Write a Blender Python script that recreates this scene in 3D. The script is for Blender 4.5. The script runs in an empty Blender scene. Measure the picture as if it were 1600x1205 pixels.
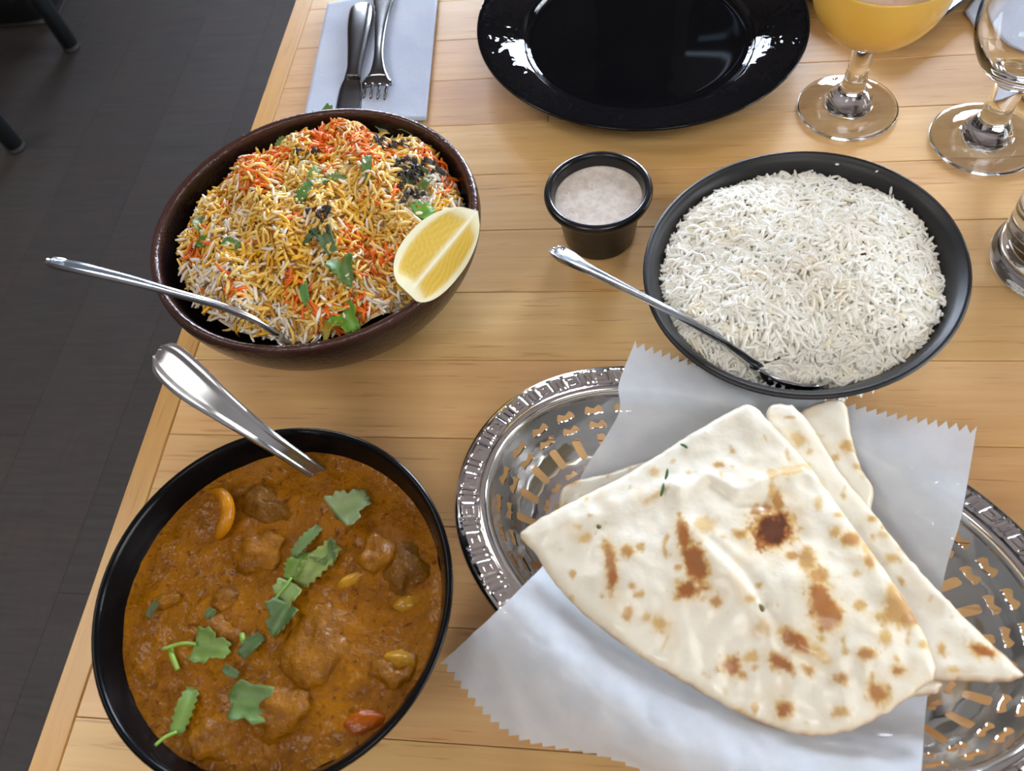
import bpy, bmesh, math, random
import numpy as np
from mathutils import Vector, Matrix, noise as mnoise
from mathutils.geometry import delaunay_2d_cdt
S = bpy.context.scene
COL = S.collection
PI = math.pi
A3 = np.array
rng = np.random.default_rng(7)
random.seed(7)

# ------------------------------------------------------------------ camera, world, light, exposure
CAMH, FPX = 0.42, 1240.0
CR = np.array([[0.9899586640805776, 0.07692467577464104, -0.11859358190376251],     # camera right
               [-0.005804161778053041, 0.8603767221576315, 0.5096255563404805],     # camera up
               [-0.14123793795525427, 0.503819898600935, -0.8521838737361154]])     # camera forward
cd = bpy.data.cameras.new('camera'); cam = bpy.data.objects.new('camera', cd); COL.objects.link(cam)
m = Matrix.Identity(4)
for i in range(3):
    m[i][0], m[i][1], m[i][2] = CR[0][i], CR[1][i], -CR[2][i]
m[2][3] = CAMH
cam.matrix_world = m
cd.sensor_width = 36.0; cd.lens = 36.0 * FPX / 1600; cd.clip_start = 0.01; cd.clip_end = 60
cd.dof.use_dof = True; cd.dof.focus_distance = 0.50; cd.dof.aperture_fstop = 11.0
S.camera = cam
S.view_settings.view_transform = 'Standard'; S.view_settings.look = 'None'
S.view_settings.gamma = 1.0; S.view_settings.use_curve_mapping = False
S.view_settings.exposure = 0.26
S.cycles.max_bounces = 10; S.cycles.transmission_bounces = 10; S.cycles.transparent_max_bounces = 12
S.cycles.diffuse_bounces = 4; S.cycles.glossy_bounces = 5
S.cycles.sample_clamp_indirect = 6.0; S.cycles.blur_glossy = 0.6

w = bpy.data.worlds.new('sky'); S.world = w; w.use_nodes = True
w.node_tree.nodes['Background'].inputs['Color'].default_value = (0.62, 0.78, 1.0, 1)
w.node_tree.nodes['Background'].inputs['Strength'].default_value = 1.2

def window_light(name, loc, rot, sx, sy, power, col=(0.86, 0.94, 1.0), spread=180):
    l = bpy.data.lights.new(name, 'AREA'); l.shape = 'RECTANGLE'; l.size = sx; l.size_y = sy
    l.energy = power; l.color = col; l.spread = math.radians(spread)
    o = bpy.data.objects.new(name, l); COL.objects.link(o); o.location = loc; o.rotation_euler = rot
    return o
# daylight entering by the windows: two in the right wall, two windows and a transom in the front wall
window_light('daylight_side', (2.38, 1.9, 1.1), (0, math.radians(90), 0), 2.2, 2.0, 230, (0.88, 0.94, 1.0))
window_light('daylight_side', (2.38, -0.7, 1.1), (0, math.radians(90), 0), 2.2, 2.0, 140, (0.97, 0.98, 1.0))
window_light('daylight_front', (0.54, 4.36, 2.62), (math.radians(-90), 0, 0), 0.40, 0.20, 2.2, (0.45, 0.68, 1.0), 90)
window_light('daylight_front', (1.3, 4.38, 1.1), (math.radians(-90), 0, 0), 1.4, 2.0, 520, (0.72, 0.82, 1.0))
window_light('daylight_front', (-1.3, 4.38, 1.1), (math.radians(-90), 0, 0), 1.4, 2.0, 300, (0.72, 0.82, 1.0))
# unseen overhead lamps, added as soft fill for the room
FILL_LAMPS = ((-2.4, 0.6), (-1.2, -1.6), (0.8, -1.6))
for lx, ly in FILL_LAMPS:
    window_light('fill_lamp_light', (lx, ly, 2.66), (0, 0, 0), 0.9, 0.9, 21, (1.0, 0.96, 0.91))

# ------------------------------------------------------------------ helpers
def at(px, py, z=0.0):
    d = (px - 800) / FPX * CR[0] - (py - 602.5) / FPX * CR[1] + CR[2]
    t = (z - CAMH) / d[2]
    return np.array([0, 0, CAMH]) + d * t
def topx(P):
    q = np.asarray(P, float) - np.array([0, 0, CAMH]); c = q @ CR.T
    return np.stack([800 + FPX * c[..., 0] / c[..., 2], 602.5 - FPX * c[..., 1] / c[..., 2]], -1)

def mk(name, V, F, mat=None, parent=None, smooth=True, col=None, loc=None):
    me = bpy.data.meshes.new(name)
    me.from_pydata([tuple(map(float, v)) for v in V], [], [tuple(map(int, f)) for f in F])
    me.validate()
    if smooth: me.polygons.foreach_set('use_smooth', [True] * len(me.polygons))
    if col is not None:
        a = me.color_attributes.new('Col', 'FLOAT_COLOR', 'POINT')
        c = np.ones((len(V), 4), np.float32); c[:, :3] = col
        a.data.foreach_set('color', c.ravel())
    me.update()
    o = bpy.data.objects.new(name, me); COL.objects.link(o)
    if mat: me.materials.append(mat)
    if parent: o.parent = parent
    if loc is not None: o.location = loc
    return o
def mk_fast(name, V, tris_or_quads, k, mat, col=None, smooth=True):
    V = np.asarray(V, np.float32); F = np.asarray(tris_or_quads, np.int32)
    me = bpy.data.meshes.new(name)
    me.vertices.add(len(V)); me.vertices.foreach_set('co', V.ravel())
    me.loops.add(F.size); me.loops.foreach_set('vertex_index', F.ravel())
    me.polygons.add(len(F)); me.polygons.foreach_set('loop_start', np.arange(0, F.size, k, dtype=np.int32))
    me.polygons.foreach_set('use_smooth', np.full(len(F), smooth))
    if col is not None:
        a = me.color_attributes.new('Col', 'FLOAT_COLOR', 'POINT')
        c = np.ones((len(V), 4), np.float32); c[:, :3] = col
        a.data.foreach_set('color', c.ravel())
    me.update(calc_edges=True); me.validate()
    o = bpy.data.objects.new(name, me); COL.objects.link(o); me.materials.append(mat)
    return o
def tag(o, label, cat, group=None, kind=None):
    o['label'] = label; o['category'] = cat
    if group: o['group'] = group
    if kind: o['kind'] = kind
    return o
def thing(name, label, cat, loc=(0, 0, 0), rz=0.0, group=None):
    o = bpy.data.objects.new(name, None); COL.objects.link(o); o.empty_display_size = 0.02
    o.location = tuple(map(float, loc)); o.rotation_euler = (0, 0, rz)
    return tag(o, label, cat, group)
def struct(o): o['kind'] = 'structure'; return o
def box(x0, x1, y0, y1, z0, z1, b=0.0):
    """box, optionally with its top edges chamfered"""
    if b <= 0:
        V = [(x, y, z) for z in (z0, z1) for y in (y0, y1) for x in (x0, x1)]
        F = [(0, 2, 3, 1), (4, 5, 7, 6), (0, 1, 5, 4), (2, 6, 7, 3), (0, 4, 6, 2), (1, 3, 7, 5)]
        return V, F
    V = []
    for (i, z) in ((0, z0), (0, z1 - b), (b, z1)):
        V += [(x0 + i, y0 + i, z), (x1 - i, y0 + i, z), (x1 - i, y1 - i, z), (x0 + i, y1 - i, z)]
    F = [(3, 2, 1, 0), (8, 9, 10, 11)]
    for k in (0, 4):
        for j in range(4): F.append((k + j, k + (j + 1) % 4, k + 4 + (j + 1) % 4, k + 4 + j))
    return V, F
def join(parts):
    V, F = [], []
    for v, f in parts:
        n = len(V); V += list(v); F += [tuple(i + n for i in q) for q in f]
    return V, F
def lathe(prof, seg=64, ex=1.0, ey=1.0, rot=0.0, cx=0.0, cy=0.0, wob=None):
    V, F = [], []
    n = len(prof); ca, sa = math.cos(rot), math.sin(rot)
    for i, (r, z) in enumerate(prof):
        for j in range(seg):
            a = 2 * PI * j / seg
            k = 1.0 if wob is None else 1 + wob(a, z)
            x, y = r * k * ex * math.cos(a), r * k * ey * math.sin(a)
            V.append((cx + x * ca - y * sa, cy + x * sa + y * ca, z))
    for i in range(n - 1):
        for j in range(seg):
            F.append((i * seg + j, i * seg + (j + 1) % seg, (i + 1) * seg + (j + 1) % seg, (i + 1) * seg + j))
    if prof[0][0] > 1e-6: F.append(tuple(range(seg))[::-1])
    if prof[-1][0] > 1e-6: F.append(tuple((n - 1) * seg + j for j in range(seg)))
    return V, F
def smoothcurve(P, n, closed=False):
    """Catmull-Rom through P (k,d), n points"""
    P = np.asarray(P, float); k = len(P)
    if closed: t = np.linspace(0, k, n, endpoint=False)
    else: t = np.linspace(0, k - 1, n)
    i = np.floor(t).astype(int)
    if not closed: i = np.clip(i, 0, k - 2)
    u = (t - i)[:, None]
    if closed: g = lambda j: P[j % k]
    else:
        Q = np.vstack([2 * P[0] - P[1], P, 2 * P[-1] - P[-2]]); g = lambda j: Q[np.clip(j + 1, 0, k + 1)]
    p0, p1, p2, p3 = g(i - 1), g(i), g(i + 1), g(i + 2)
    return 0.5 * (2 * p1 + (p2 - p0) * u + (2 * p0 - 5 * p1 + 4 * p2 - p3) * u ** 2 + (3 * p1 - p0 - 3 * p2 + p3) * u ** 3)
def tube(path, rad, seg=8):
    path = np.asarray(path, float); n = len(path)
    rad = np.full(n, rad) if np.isscalar(rad) else np.asarray(rad)
    T = np.gradient(path, axis=0); T /= np.linalg.norm(T, axis=1)[:, None]
    up = np.array([0, 0, 1.0]) if abs(T[0][2]) < 0.9 else np.array([1.0, 0, 0])
    V, F = [], []
    for i in range(n):
        s = np.cross(T[i], up); s /= np.linalg.norm(s); u = np.cross(s, T[i])
        for j in range(seg):
            a = 2 * PI * j / seg; V.append(path[i] + rad[i] * (math.cos(a) * s + math.sin(a) * u))
    for i in range(n - 1):
        for j in range(seg): F.append((i * seg + j, i * seg + (j + 1) % seg, (i + 1) * seg + (j + 1) % seg, (i + 1) * seg + j))
    F.append(tuple(range(seg))[::-1]); F.append(tuple((n - 1) * seg + j for j in range(seg)))
    return V, F
def nz(p, s=1.0, off=0.0):
    return mnoise.noise(Vector((p[0] * s + off, p[1] * s + off * 0.7, p[2] * s - off)))
def fbm(p, s, off=0.0, o=3):
    v, a = 0.0, 1.0
    for k in range(o): v += a * nz(p, s, off + 13 * k); s *= 2.1; a *= 0.5
    return v
def solidify(o, t, off=0.0, split=0):
    md = o.modifiers.new('thickness', 'SOLIDIFY'); md.thickness = t; md.offset = off
    if split: e = o.modifiers.new('crisp', 'EDGE_SPLIT'); e.split_angle = math.radians(split)
    return o
def lin(r, g, b):
    return tuple(((c / 255) / 12.92 if c <= 10 else ((c / 255 + 0.055) / 1.055) ** 2.4) for c in (r, g, b))

# ------------------------------------------------------------------ materials
class N:
    def __init__(s, name):
        s.m = bpy.data.materials.new(name); s.m.use_nodes = True; s.t = s.m.node_tree
        s.p = s.t.nodes['Principled BSDF']; s.out = s.t.nodes['Material Output']
    def n(s, typ, **kw):
        x = s.t.nodes.new(typ)
        for k, v in kw.items():
            if k in x.inputs: x.inputs[k].default_value = v
            else: setattr(x, k, v)
        return x
    def l(s, a, b): s.t.links.new(a, b)
    def set(s, **kw):
        for k, v in kw.items():
            k = k.replace('_', ' ')
            s.p.inputs[k].default_value = (*v, 1) if isinstance(v, tuple) and len(v) == 3 and 'Color' in k or k == 'Base Color' and len(v) == 3 else v
        return s
    def ramp(s, fac, stops, interp='LINEAR'):
        r = s.n('ShaderNodeValToRGB'); e = r.color_ramp.elements; r.color_ramp.interpolation = interp
        while len(e) < len(stops): e.new(0.5)
        for q, (pos, c) in zip(e, stops): q.position = pos; q.color = (*c, 1) if len(c) == 3 else c
        s.l(fac, r.inputs['Fac']); return r.outputs['Color']
    def coords(s, which='Object', scale=(1, 1, 1), loc=(0, 0, 0), rnd=0.0):
        c = s.n('ShaderNodeTexCoord').outputs[which]; mp = s.n('ShaderNodeMapping')
        mp.inputs['Scale'].default_value = scale; mp.inputs['Location'].default_value = loc
        s.l(c, mp.inputs['Vector'])
        if rnd:
            oi = s.n('ShaderNodeObjectInfo'); ml = s.n('ShaderNodeVectorMath', operation='SCALE'); ml.inputs[0].default_value = (rnd, rnd * 1.7, rnd * 0.6)
            s.l(oi.outputs['Random'], ml.inputs['Scale']); ad = s.n('ShaderNodeVectorMath', operation='ADD')
            s.l(mp.outputs[0], ad.inputs[0]); s.l(ml.outputs[0], ad.inputs[1]); return ad.outputs[0]
        return mp.outputs[0]
    def noise(s, vec, scale, detail=4, rough=0.5, dist=0.0):
        x = s.n('ShaderNodeTexNoise'); x.inputs['Scale'].default_value = scale; x.inputs['Detail'].default_value = detail
        x.inputs['Roughness'].default_value = rough; x.inputs['Distortion'].default_value = dist
        s.l(vec, x.inputs['Vector']); return x.outputs['Fac']
    def mix(s, fac, a, b, typ='MIX'):
        x = s.n('ShaderNodeMix', data_type='RGBA', blend_type=typ)
        for v, i in ((fac, 0), (a, 6), (b, 7)):
            if hasattr(v, 'is_output'): s.l(v, x.inputs[i])
            elif i == 0: x.inputs[0].default_value = v
            else: x.inputs[i].default_value = (*v, 1)
        return x.outputs[2]
    def bump(s, h, strength=0.3, dist=0.001):
        b = s.n('ShaderNodeBump'); b.inputs['Strength'].default_value = strength; b.inputs['Distance'].default_value = dist
        s.l(h, b.inputs['Height']); s.l(b.outputs[0], s.p.inputs['Normal']); return s
    def base(s, c): s.l(c, s.p.inputs['Base Color']); return s
    def vcol(s): return s.n('ShaderNodeVertexColor', layer_name='Col').outputs['Color']

def plain(name, col, rough=0.5, metal=0.0, coat=0.0, bump=None, var=0.0, spec=0.5):
    q = N(name).set(Roughness=rough, Metallic=metal)
    q.p.inputs['Coat Weight'].default_value = coat; q.p.inputs['Coat Roughness'].default_value = 0.1
    q.p.inputs['Specular IOR Level'].default_value = spec
    v = q.coords()
    f = q.noise(v, 40, 3)
    q.base(q.ramp(f, [(0.3, tuple(c * (1 - var) for c in col)), (0.7, tuple(min(1, c * (1 + var)) for c in col))]))
    if bump: q.bump(q.noise(v, bump[0], 3), bump[1], bump[2])
    return q.m

def wood_mat(name, along=0):
    q = N(name)
    sc = (1, 1, 1)
    a = (1.6, 9, 9) if along == 0 else (9, 1.6, 9)
    b = (7, 170, 60) if along == 0 else (170, 7, 60)
    c = (22, 420, 60) if along == 0 else (420, 22, 60)
    big = q.noise(q.coords('Object', a, rnd=31), 2.2, 4, 0.55, 0.6)
    fine = q.noise(q.coords('Object', b, rnd=17), 1.0, 5, 0.6)
    fleck = q.noise(q.coords('Object', c, rnd=23), 1.0, 2, 0.5)
    col = q.ramp(big, [(0.25, lin(206, 160, 98)), (0.5, lin(221, 178, 116)), (0.78, lin(231, 194, 137))])
    col = q.mix(q.ramp(fine, [(0.35, (0.4,) * 3), (0.65, (0, 0, 0))]), col, lin(196, 144, 86))
    col = q.mix(q.ramp(fleck, [(0.62, (0, 0, 0)), (0.74, (0.55,) * 3)]), col, lin(160, 108, 60))
    oi = q.n('ShaderNodeObjectInfo')
    hs = q.n('ShaderNodeHueSaturation'); mr = q.n('ShaderNodeMapRange'); mr.inputs['To Min'].default_value = 0.86; mr.inputs['To Max'].default_value = 1.07
    q.l(oi.outputs['Random'], mr.inputs['Value']); q.l(mr.outputs[0], hs.inputs['Value'])
    mr2 = q.n('ShaderNodeMapRange'); mr2.inputs['To Min'].default_value = 0.492; mr2.inputs['To Max'].default_value = 0.504
    fr = q.n('ShaderNodeMath', operation='FRACT'); mu = q.n('ShaderNodeMath', operation='MULTIPLY'); mu.inputs[1].default_value = 7.31
    q.l(oi.outputs['Random'], mu.inputs[0]); q.l(mu.outputs[0], fr.inputs[0]); q.l(fr.outputs[0], mr2.inputs['Value']); q.l(mr2.outputs[0], hs.inputs['Hue'])
    q.l(col, hs.inputs['Color']); q.base(hs.outputs['Color'])
    if along: q.base(q.mix(1.0, hs.outputs['Color'], (0.80, 0.72, 0.54), 'MULTIPLY'))
    q.set(Roughness=0.38); q.p.inputs['Coat Weight'].default_value = 0.25; q.p.inputs['Coat Roughness'].default_value = 0.22
    q.bump(fine, 0.08, 0.0006)
    return q.m
M = {}
M['wood'] = wood_mat('maple_plank', 0); M['wood_edge'] = wood_mat('maple_border', 1)
M['joint'] = plain('dark_joint', lin(88, 52, 26), 0.8)
def floor_mat():
    q = N('dark_vinyl_plank'); oi = q.n('ShaderNodeObjectInfo')
    a = q.noise(q.coords('Object', (9, 120, 9), rnd=40), 1.0, 5, 0.6)
    b = q.noise(q.coords('Object', (3, 5, 3), rnd=20), 1.5, 4, 0.6)
    g = q.noise(q.coords('Object', (120, 9, 9), rnd=11), 1.0, 3, 0.6)
    c = q.ramp(a, [(0.3, lin(45, 42, 40)), (0.7, lin(63, 59, 57))])
    c = q.mix(q.ramp(b, [(0.35, (0, 0, 0)), (0.75, (0.6,) * 3)]), c, lin(64, 51, 45))
    c = q.mix(q.ramp(g, [(0.5, (0, 0, 0)), (0.8, (0.4,) * 3)]), c, lin(42, 39, 39))
    mr = q.n('ShaderNodeMapRange'); mr.inputs['To Min'].default_value = 0.9; mr.inputs['To Max'].default_value = 1.1
    hs = q.n('ShaderNodeHueSaturation'); q.l(oi.outputs['Random'], mr.inputs['Value']); q.l(mr.outputs[0], hs.inputs['Value'])
    q.l(c, hs.inputs['Color']); q.base(hs.outputs['Color']); q.set(Roughness=0.6); q.bump(a, 0.2, 0.001); return q.m
M['floor'] = floor_mat()
M['black_matte'] = plain('matte_black_stoneware', (0.009, 0.009, 0.0095), 0.42, bump=(900, 0.05, 0.0002), var=0.1)
M['black_satin'] = plain('satin_black_stoneware', (0.0025, 0.0025, 0.003), 0.2, spec=0.16)
M['black_gloss'] = plain('glossy_black_glaze', (0.004, 0.004, 0.005), 0.05, spec=0.5)
M['black_plastic'] = plain('black_melamine', (0.008, 0.008, 0.010), 0.22)
M['steel'] = plain('stainless_steel', (0.50, 0.52, 0.54), 0.2, 1.0, bump=(60, 0.02, 0.0005))
M['steel_dark'] = plain('dark_reflection_steel', (0.17, 0.16, 0.155), 0.22, 1.0)  # cutlery's dark reflections are put into the base colour
M['chrome'] = plain('polished_steel', (0.80, 0.79, 0.77), 0.12, 1.0, bump=(35, 0.05, 0.001))
def biryani_bowl_mat():
    q = N('brown_glazed_stoneware'); v = q.coords()
    f = q.noise(v, 30, 4); g = q.noise(v, 260, 3, 0.6)
    sep = q.n('ShaderNodeSeparateXYZ'); q.l(q.n('ShaderNodeTexCoord').outputs['Object'], sep.inputs[0])
    edge = q.ramp(sep.outputs['Z'], [(0.0655, (0, 0, 0)), (0.0672, (1, 1, 1))])
    body = q.ramp(f, [(0.35, (0.010, 0.0055, 0.0045)), (0.7, (0.022, 0.011, 0.009))])
    q.base(q.mix(edge, body, (0.062, 0.019, 0.012))); q.set(Roughness=0.25)
    q.bump(g, 0.5, 0.0012); return q.m
M['brown_glaze'] = biryani_bowl_mat()
def glass_mat():
    q = N('clear_glass').set(Roughness=0.0, IOR=1.48); q.p.inputs['Transmission Weight'].default_value = 1.0
    v = q.coords(); q.base(q.ramp(q.noise(v, 5), [(0, (0.98, 0.99, 0.99)), (1, (1, 1, 1))])); return q.m
M['glass'] = glass_mat()
def water_mat():
    q = N('water').set(Roughness=0.0, IOR=1.33); q.p.inputs['Transmission Weight'].default_value = 1.0
    v = q.coords(); q.base(q.ramp(q.noise(v, 5), [(0, (0.98, 1, 1)), (1, (1, 1, 1))])); return q.m
M['water'] = water_mat()
def vcol_mat(name, rough=0.45, sss=0.0, rad=(0.003, 0.002, 0.001), coat=0.0, bump=None, spec=0.5):
    q = N(name); c = q.vcol(); v = q.coords()
    q.base(q.mix(0.12, c, q.ramp(q.noise(v, 300, 3), [(0.3, (0.4,) * 3), (0.7, (0.6,) * 3)]), 'OVERLAY')); q.set(Roughness=rough)
    q.p.inputs['Specular IOR Level'].default_value = spec
    q.p.inputs['Coat Weight'].default_value = coat; q.p.inputs['Coat Roughness'].default_value = 0.15
    if sss:
        q.p.inputs['Subsurface Weight'].default_value = sss; q.p.inputs['Subsurface Radius'].default_value = rad; q.p.inputs['Subsurface Scale'].default_value = 1.0
    if bump: q.bump(q.noise(v, bump[0], 4), bump[1], bump[2])
    return q.m
M['rice'] = vcol_mat('cooked_rice_grain', 0.5, spec=0.3)
M['biryani'] = vcol_mat('spiced_rice_grain', 0.4, spec=0.4)
M['naan'] = vcol_mat('baked_flatbread', 0.42, bump=(240, 0.25, 0.0012), coat=0.3)
M['lemon'] = vcol_mat('lemon_flesh', 0.28, sss=0.25, bump=(500, 0.2, 0.0006))
M['leaf'] = vcol_mat('cilantro_leaf', 0.45, bump=(500, 0.3, 0.0006))
M['dark_herb'] = plain('dark_dried_herb', lin(52, 50, 42), 0.6, bump=(600, 0.5, 0.001), var=0.4)
def napkin_mat():
    q = N('white_paper_napkin'); v = q.coords()
    q.base(q.ramp(q.noise(v, 25), [(0.3, lin(180, 189, 208)), (0.7, lin(192, 201, 216))])); q.set(Roughness=0.9)
    q.bump(q.noise(v, 700, 2), 0.3, 0.0005); return q.m
M['napkin'] = napkin_mat()
def sauce_mat():
    q = N('curry_gravy'); v = q.coords()
    a = q.noise(v, 46, 7, 0.68, 0.9); b = q.noise(v, 300, 4, 0.6, 0.5); c = q.noise(q.coords(loc=(3, 1, 2)), 620, 2, 0.5)
    d = q.noise(q.coords(loc=(5, 1, 2)), 17, 3, 0.5, 1.0)
    col = q.ramp(a, [(0.3, lin(114, 66, 0)), (0.5, lin(140, 86, 0)), (0.72, lin(160, 102, 0))])
    col = q.mix(q.ramp(b, [(0.56, (0, 0, 0)), (0.68, (0.8,) * 3)]), col, lin(84, 38, 0))
    col = q.mix(q.ramp(c, [(0.6, (0, 0, 0)), (0.7, (0.35,) * 3)]), col, lin(184, 120, 20))
    col = q.mix(q.ramp(d, [(0.55, (0, 0, 0)), (0.7, (0.6,) * 3)]), col, lin(140, 84, 12))
    q.base(col); q.set(Roughness=0.24); q.p.inputs['Specular IOR Level'].default_value = 0.14
    ad = q.n('ShaderNodeMath', operation='ADD'); q.l(a, ad.inputs[0]); q.l(b, ad.inputs[1])
    q.bump(ad.outputs[0], 0.6, 0.0022)
    q.p.inputs['Coat Weight'].default_value = 0.2; q.p.inputs['Coat Roughness'].default_value = 0.05; q.p.inputs['Coat IOR'].default_value = 1.42
    cb = q.n('ShaderNodeBump'); cb.inputs['Strength'].default_value = 0.55; cb.inputs['Distance'].default_value = 0.004
    q.l(q.noise(q.coords(loc=(1, 4, 2)), 95, 3, 0.5, 0.4), cb.inputs['Height']); q.l(cb.outputs[0], q.p.inputs['Coat Normal']); return q.m
M['gravy'] = sauce_mat()
def tint_sauce(name, c0, c1, rough=0.25, bs=150, bstr=0.6):
    q = N(name); v = q.coords(rnd=9)
    q.base(q.ramp(q.noise(v, 110, 5, 0.65, 0.5), [(0.32, c0), (0.68, c1)])); q.set(Roughness=rough)
    q.p.inputs['Specular IOR Level'].default_value = 0.18; q.bump(q.noise(v, bs, 5, 0.65), bstr, 0.003)
    q.p.inputs['Coat Weight'].default_value = 0.18; q.p.inputs['Coat Roughness'].default_value = 0.05
    cb = q.n('ShaderNodeBump'); cb.inputs['Strength'].default_value = 0.6; cb.inputs['Distance'].default_value = 0.004
    q.l(q.noise(v, 130, 3, 0.5, 0.3), cb.inputs['Height']); q.l(cb.outputs[0], q.p.inputs['Coat Normal']); return q.m
M['meat'] = tint_sauce('gravy_coated_meat', lin(114, 68, 0), lin(154, 98, 2), 0.2, 260, 0.7)
M['meat_dark'] = tint_sauce('browned_meat', lin(98, 60, 2), lin(130, 84, 8), 0.25, 240, 0.9)
M['bone'] = tint_sauce('gravy_stained_bone', lin(150, 88, 4), lin(188, 124, 16), 0.22, 90, 0.3)
M['ginger'] = tint_sauce('cooked_yellow_vegetable', lin(150, 104, 14), lin(178, 130, 34), 0.15, 90, 0.2)
M['tomato'] = tint_sauce('cooked_tomato', lin(136, 60, 4), lin(156, 78, 8), 0.2, 90, 0.3)
def raita_mat():
    q = N('white_yogurt_sauce'); v = q.coords()
    c = q.ramp(q.noise(v, 190, 4, 0.6), [(0.3, lin(212, 200, 190)), (0.62, lin(240, 232, 222))])
    c = q.mix(q.ramp(q.noise(q.coords(loc=(2, 2, 2)), 330, 1), [(0.7, (0, 0, 0)), (0.76, (0.5,) * 3)]), c, lin(160, 156, 140))
    q.base(c); q.set(Roughness=0.3); q.bump(q.noise(v, 200, 3), 0.12, 0.001); return q.m
M['raita'] = raita_mat()
def lassi_mat():
    q = N('mango_drink'); v = q.coords()
    q.base(q.ramp(q.noise(v, 30), [(0.3, lin(255, 202, 84)), (0.7, lin(255, 210, 100))])); q.set(Roughness=0.3); q.p.inputs['Coat Weight'].default_value = 0.5; q.p.inputs['Coat Roughness'].default_value = 0.02
    q.p.inputs['Subsurface Weight'].default_value = 0.08; q.p.inputs['Subsurface Radius'].default_value = (0.012, 0.006, 0.002); q.p.inputs['Subsurface Scale'].default_value = 1.0
    return q.m
M['lassi'] = lassi_mat()
M['lassi_top'] = plain('mango_drink_surface', lin(214, 150, 84), 0.5, var=0.03, spec=0.2)  # top of the drink coloured darker to offset the strong light there
def paper_mat():
    q = N('waxed_paper'); v = q.coords()
    f = q.noise(v, 60, 5, 0.65); g = q.noise(v, 420, 3, 0.6)
    c = q.ramp(f, [(0.3, lin(218, 227, 238)), (0.7, lin(236, 243, 250))])
    q.base(c); q.set(Roughness=0.34); q.bump(g, 0.15, 0.0004); q.p.inputs['Specular IOR Level'].default_value = 0.5
    tl = q.n('ShaderNodeBsdfTranslucent'); q.l(c, tl.inputs['Color'])
    tr = q.n('ShaderNodeBsdfTransparent')
    m1 = q.n('ShaderNodeMixShader'); m1.inputs[0].default_value = 0.22; q.l(q.p.outputs[0], m1.inputs[1]); q.l(tl.outputs[0], m1.inputs[2])
    m2 = q.n('ShaderNodeMixShader'); mr = q.n('ShaderNodeMapRange'); mr.inputs['To Min'].default_value = 0.03; mr.inputs['To Max'].default_value = 0.13
    q.l(f, mr.inputs['Value']); q.l(mr.outputs[0], m2.inputs[0]); q.l(m1.outputs[0], m2.inputs[1]); q.l(tr.outputs[0], m2.inputs[2])
    q.l(m2.outputs[0], q.out.inputs['Surface']); return q.m
M['paper'] = paper_mat()
def pane_mat():
    q = N('window_pane'); tr = q.n('ShaderNodeBsdfTransparent'); gl = q.n('ShaderNodeBsdfGlossy'); gl.inputs['Roughness'].default_value = 0.0
    ly = q.n('ShaderNodeLayerWeight'); mx = q.n('ShaderNodeMixShader'); q.l(ly.outputs['Fresnel'], mx.inputs[0])
    q.l(tr.outputs[0], mx.inputs[1]); q.l(gl.outputs[0], mx.inputs[2]); q.l(mx.outputs[0], q.out.inputs['Surface']); return q.m
M['pane'] = pane_mat()
M['wall'] = plain('painted_wall', lin(150, 140, 132), 0.9, var=0.04)
M['wall_dark'] = plain('dark_brown_wall', lin(120, 106, 98), 0.8, var=0.06)
M['ceiling'] = plain('grey_brown_ceiling', lin(180, 162, 154), 0.95, var=0.05)
M['frame'] = plain('dark_window_frame', lin(40, 38, 36), 0.5)
M['black_metal'] = plain('black_painted_metal', lin(30, 34, 37), 0.45, var=0.1)
M['black_cloth'] = plain('black_fabric', lin(16, 14, 15), 0.8, bump=(200, 0.4, 0.002))
M['dark_rubber'] = plain('dark_rubber', lin(52, 50, 50), 0.7)
M['pale_trim'] = plain('pale_rubber', lin(120, 118, 116), 0.7)

# ------------------------------------------------------------------ the room
FZ = -0.75; X0, X1, Y0, Y1, CZ = -4.5, 2.2, -3.0, 4.2, 2.75
V, F = box(X0, X1, Y0, Y1, FZ - 0.1, FZ - 0.006)
floor = struct(mk('floor', V, F, plain('dark_floor_joint', lin(34, 32, 31), 0.8), smooth=False))
pw, pl = 0.18, 1.22
pv = box(0, pw - 0.0006, 0, pl - 0.0006, -0.006, 0)
pm = None
for i in range(int((X1 - X0) / pw)):
    off = (i * 0.47) % pl
    for j in range(-1, 6):
        y = Y0 + off + j * pl
        if y < Y0 or y + pl > Y1: continue
        if pm is None: o = mk('plank', *pv, M['floor'], floor, smooth=False); pm = o.data
        else:
            o = bpy.data.objects.new('plank', pm); COL.objects.link(o); o.parent = floor
        o.location = (X0 + i * pw, y, FZ)
struct(mk('ceiling', *box(X0, X1, Y0, Y1, CZ, CZ + 0.1), M['ceiling'], smooth=False))
struct(mk('wall_left', *box(X0 - 0.1, X0, Y0, Y1, FZ, CZ), M['wall'], smooth=False))
struct(mk('wall_back', *box(X0, X1, Y0 - 0.1, Y0, FZ, CZ), M['wall'], smooth=False))
def wall_x(name, x, wins):
    parts = [box(x, x + 0.1, Y0, Y1, FZ, 0.0), box(x, x + 0.1, Y0, Y1, 2.2, CZ)]
    e = [Y0] + [q for ab in wins for q in ab] + [Y1]
    for k in range(0, len(e), 2): parts.append(box(x, x + 0.1, e[k], e[k + 1], 0.0, 2.2))
    return struct(mk(name, *join(parts), M['wall'], smooth=False))
wall_x('wall_right', X1, [(-1.7, 0.3), (0.9, 2.9)])
parts = [box(X0, -2.0, Y1, Y1 + 0.1, FZ, CZ), box(-0.6, 0.33, Y1, Y1 + 0.1, FZ, CZ), box(0.33, 0.6, Y1, Y1 + 0.1, FZ, 2.5), box(2.0, X1, Y1, Y1 + 0.1, FZ, CZ)]
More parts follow.
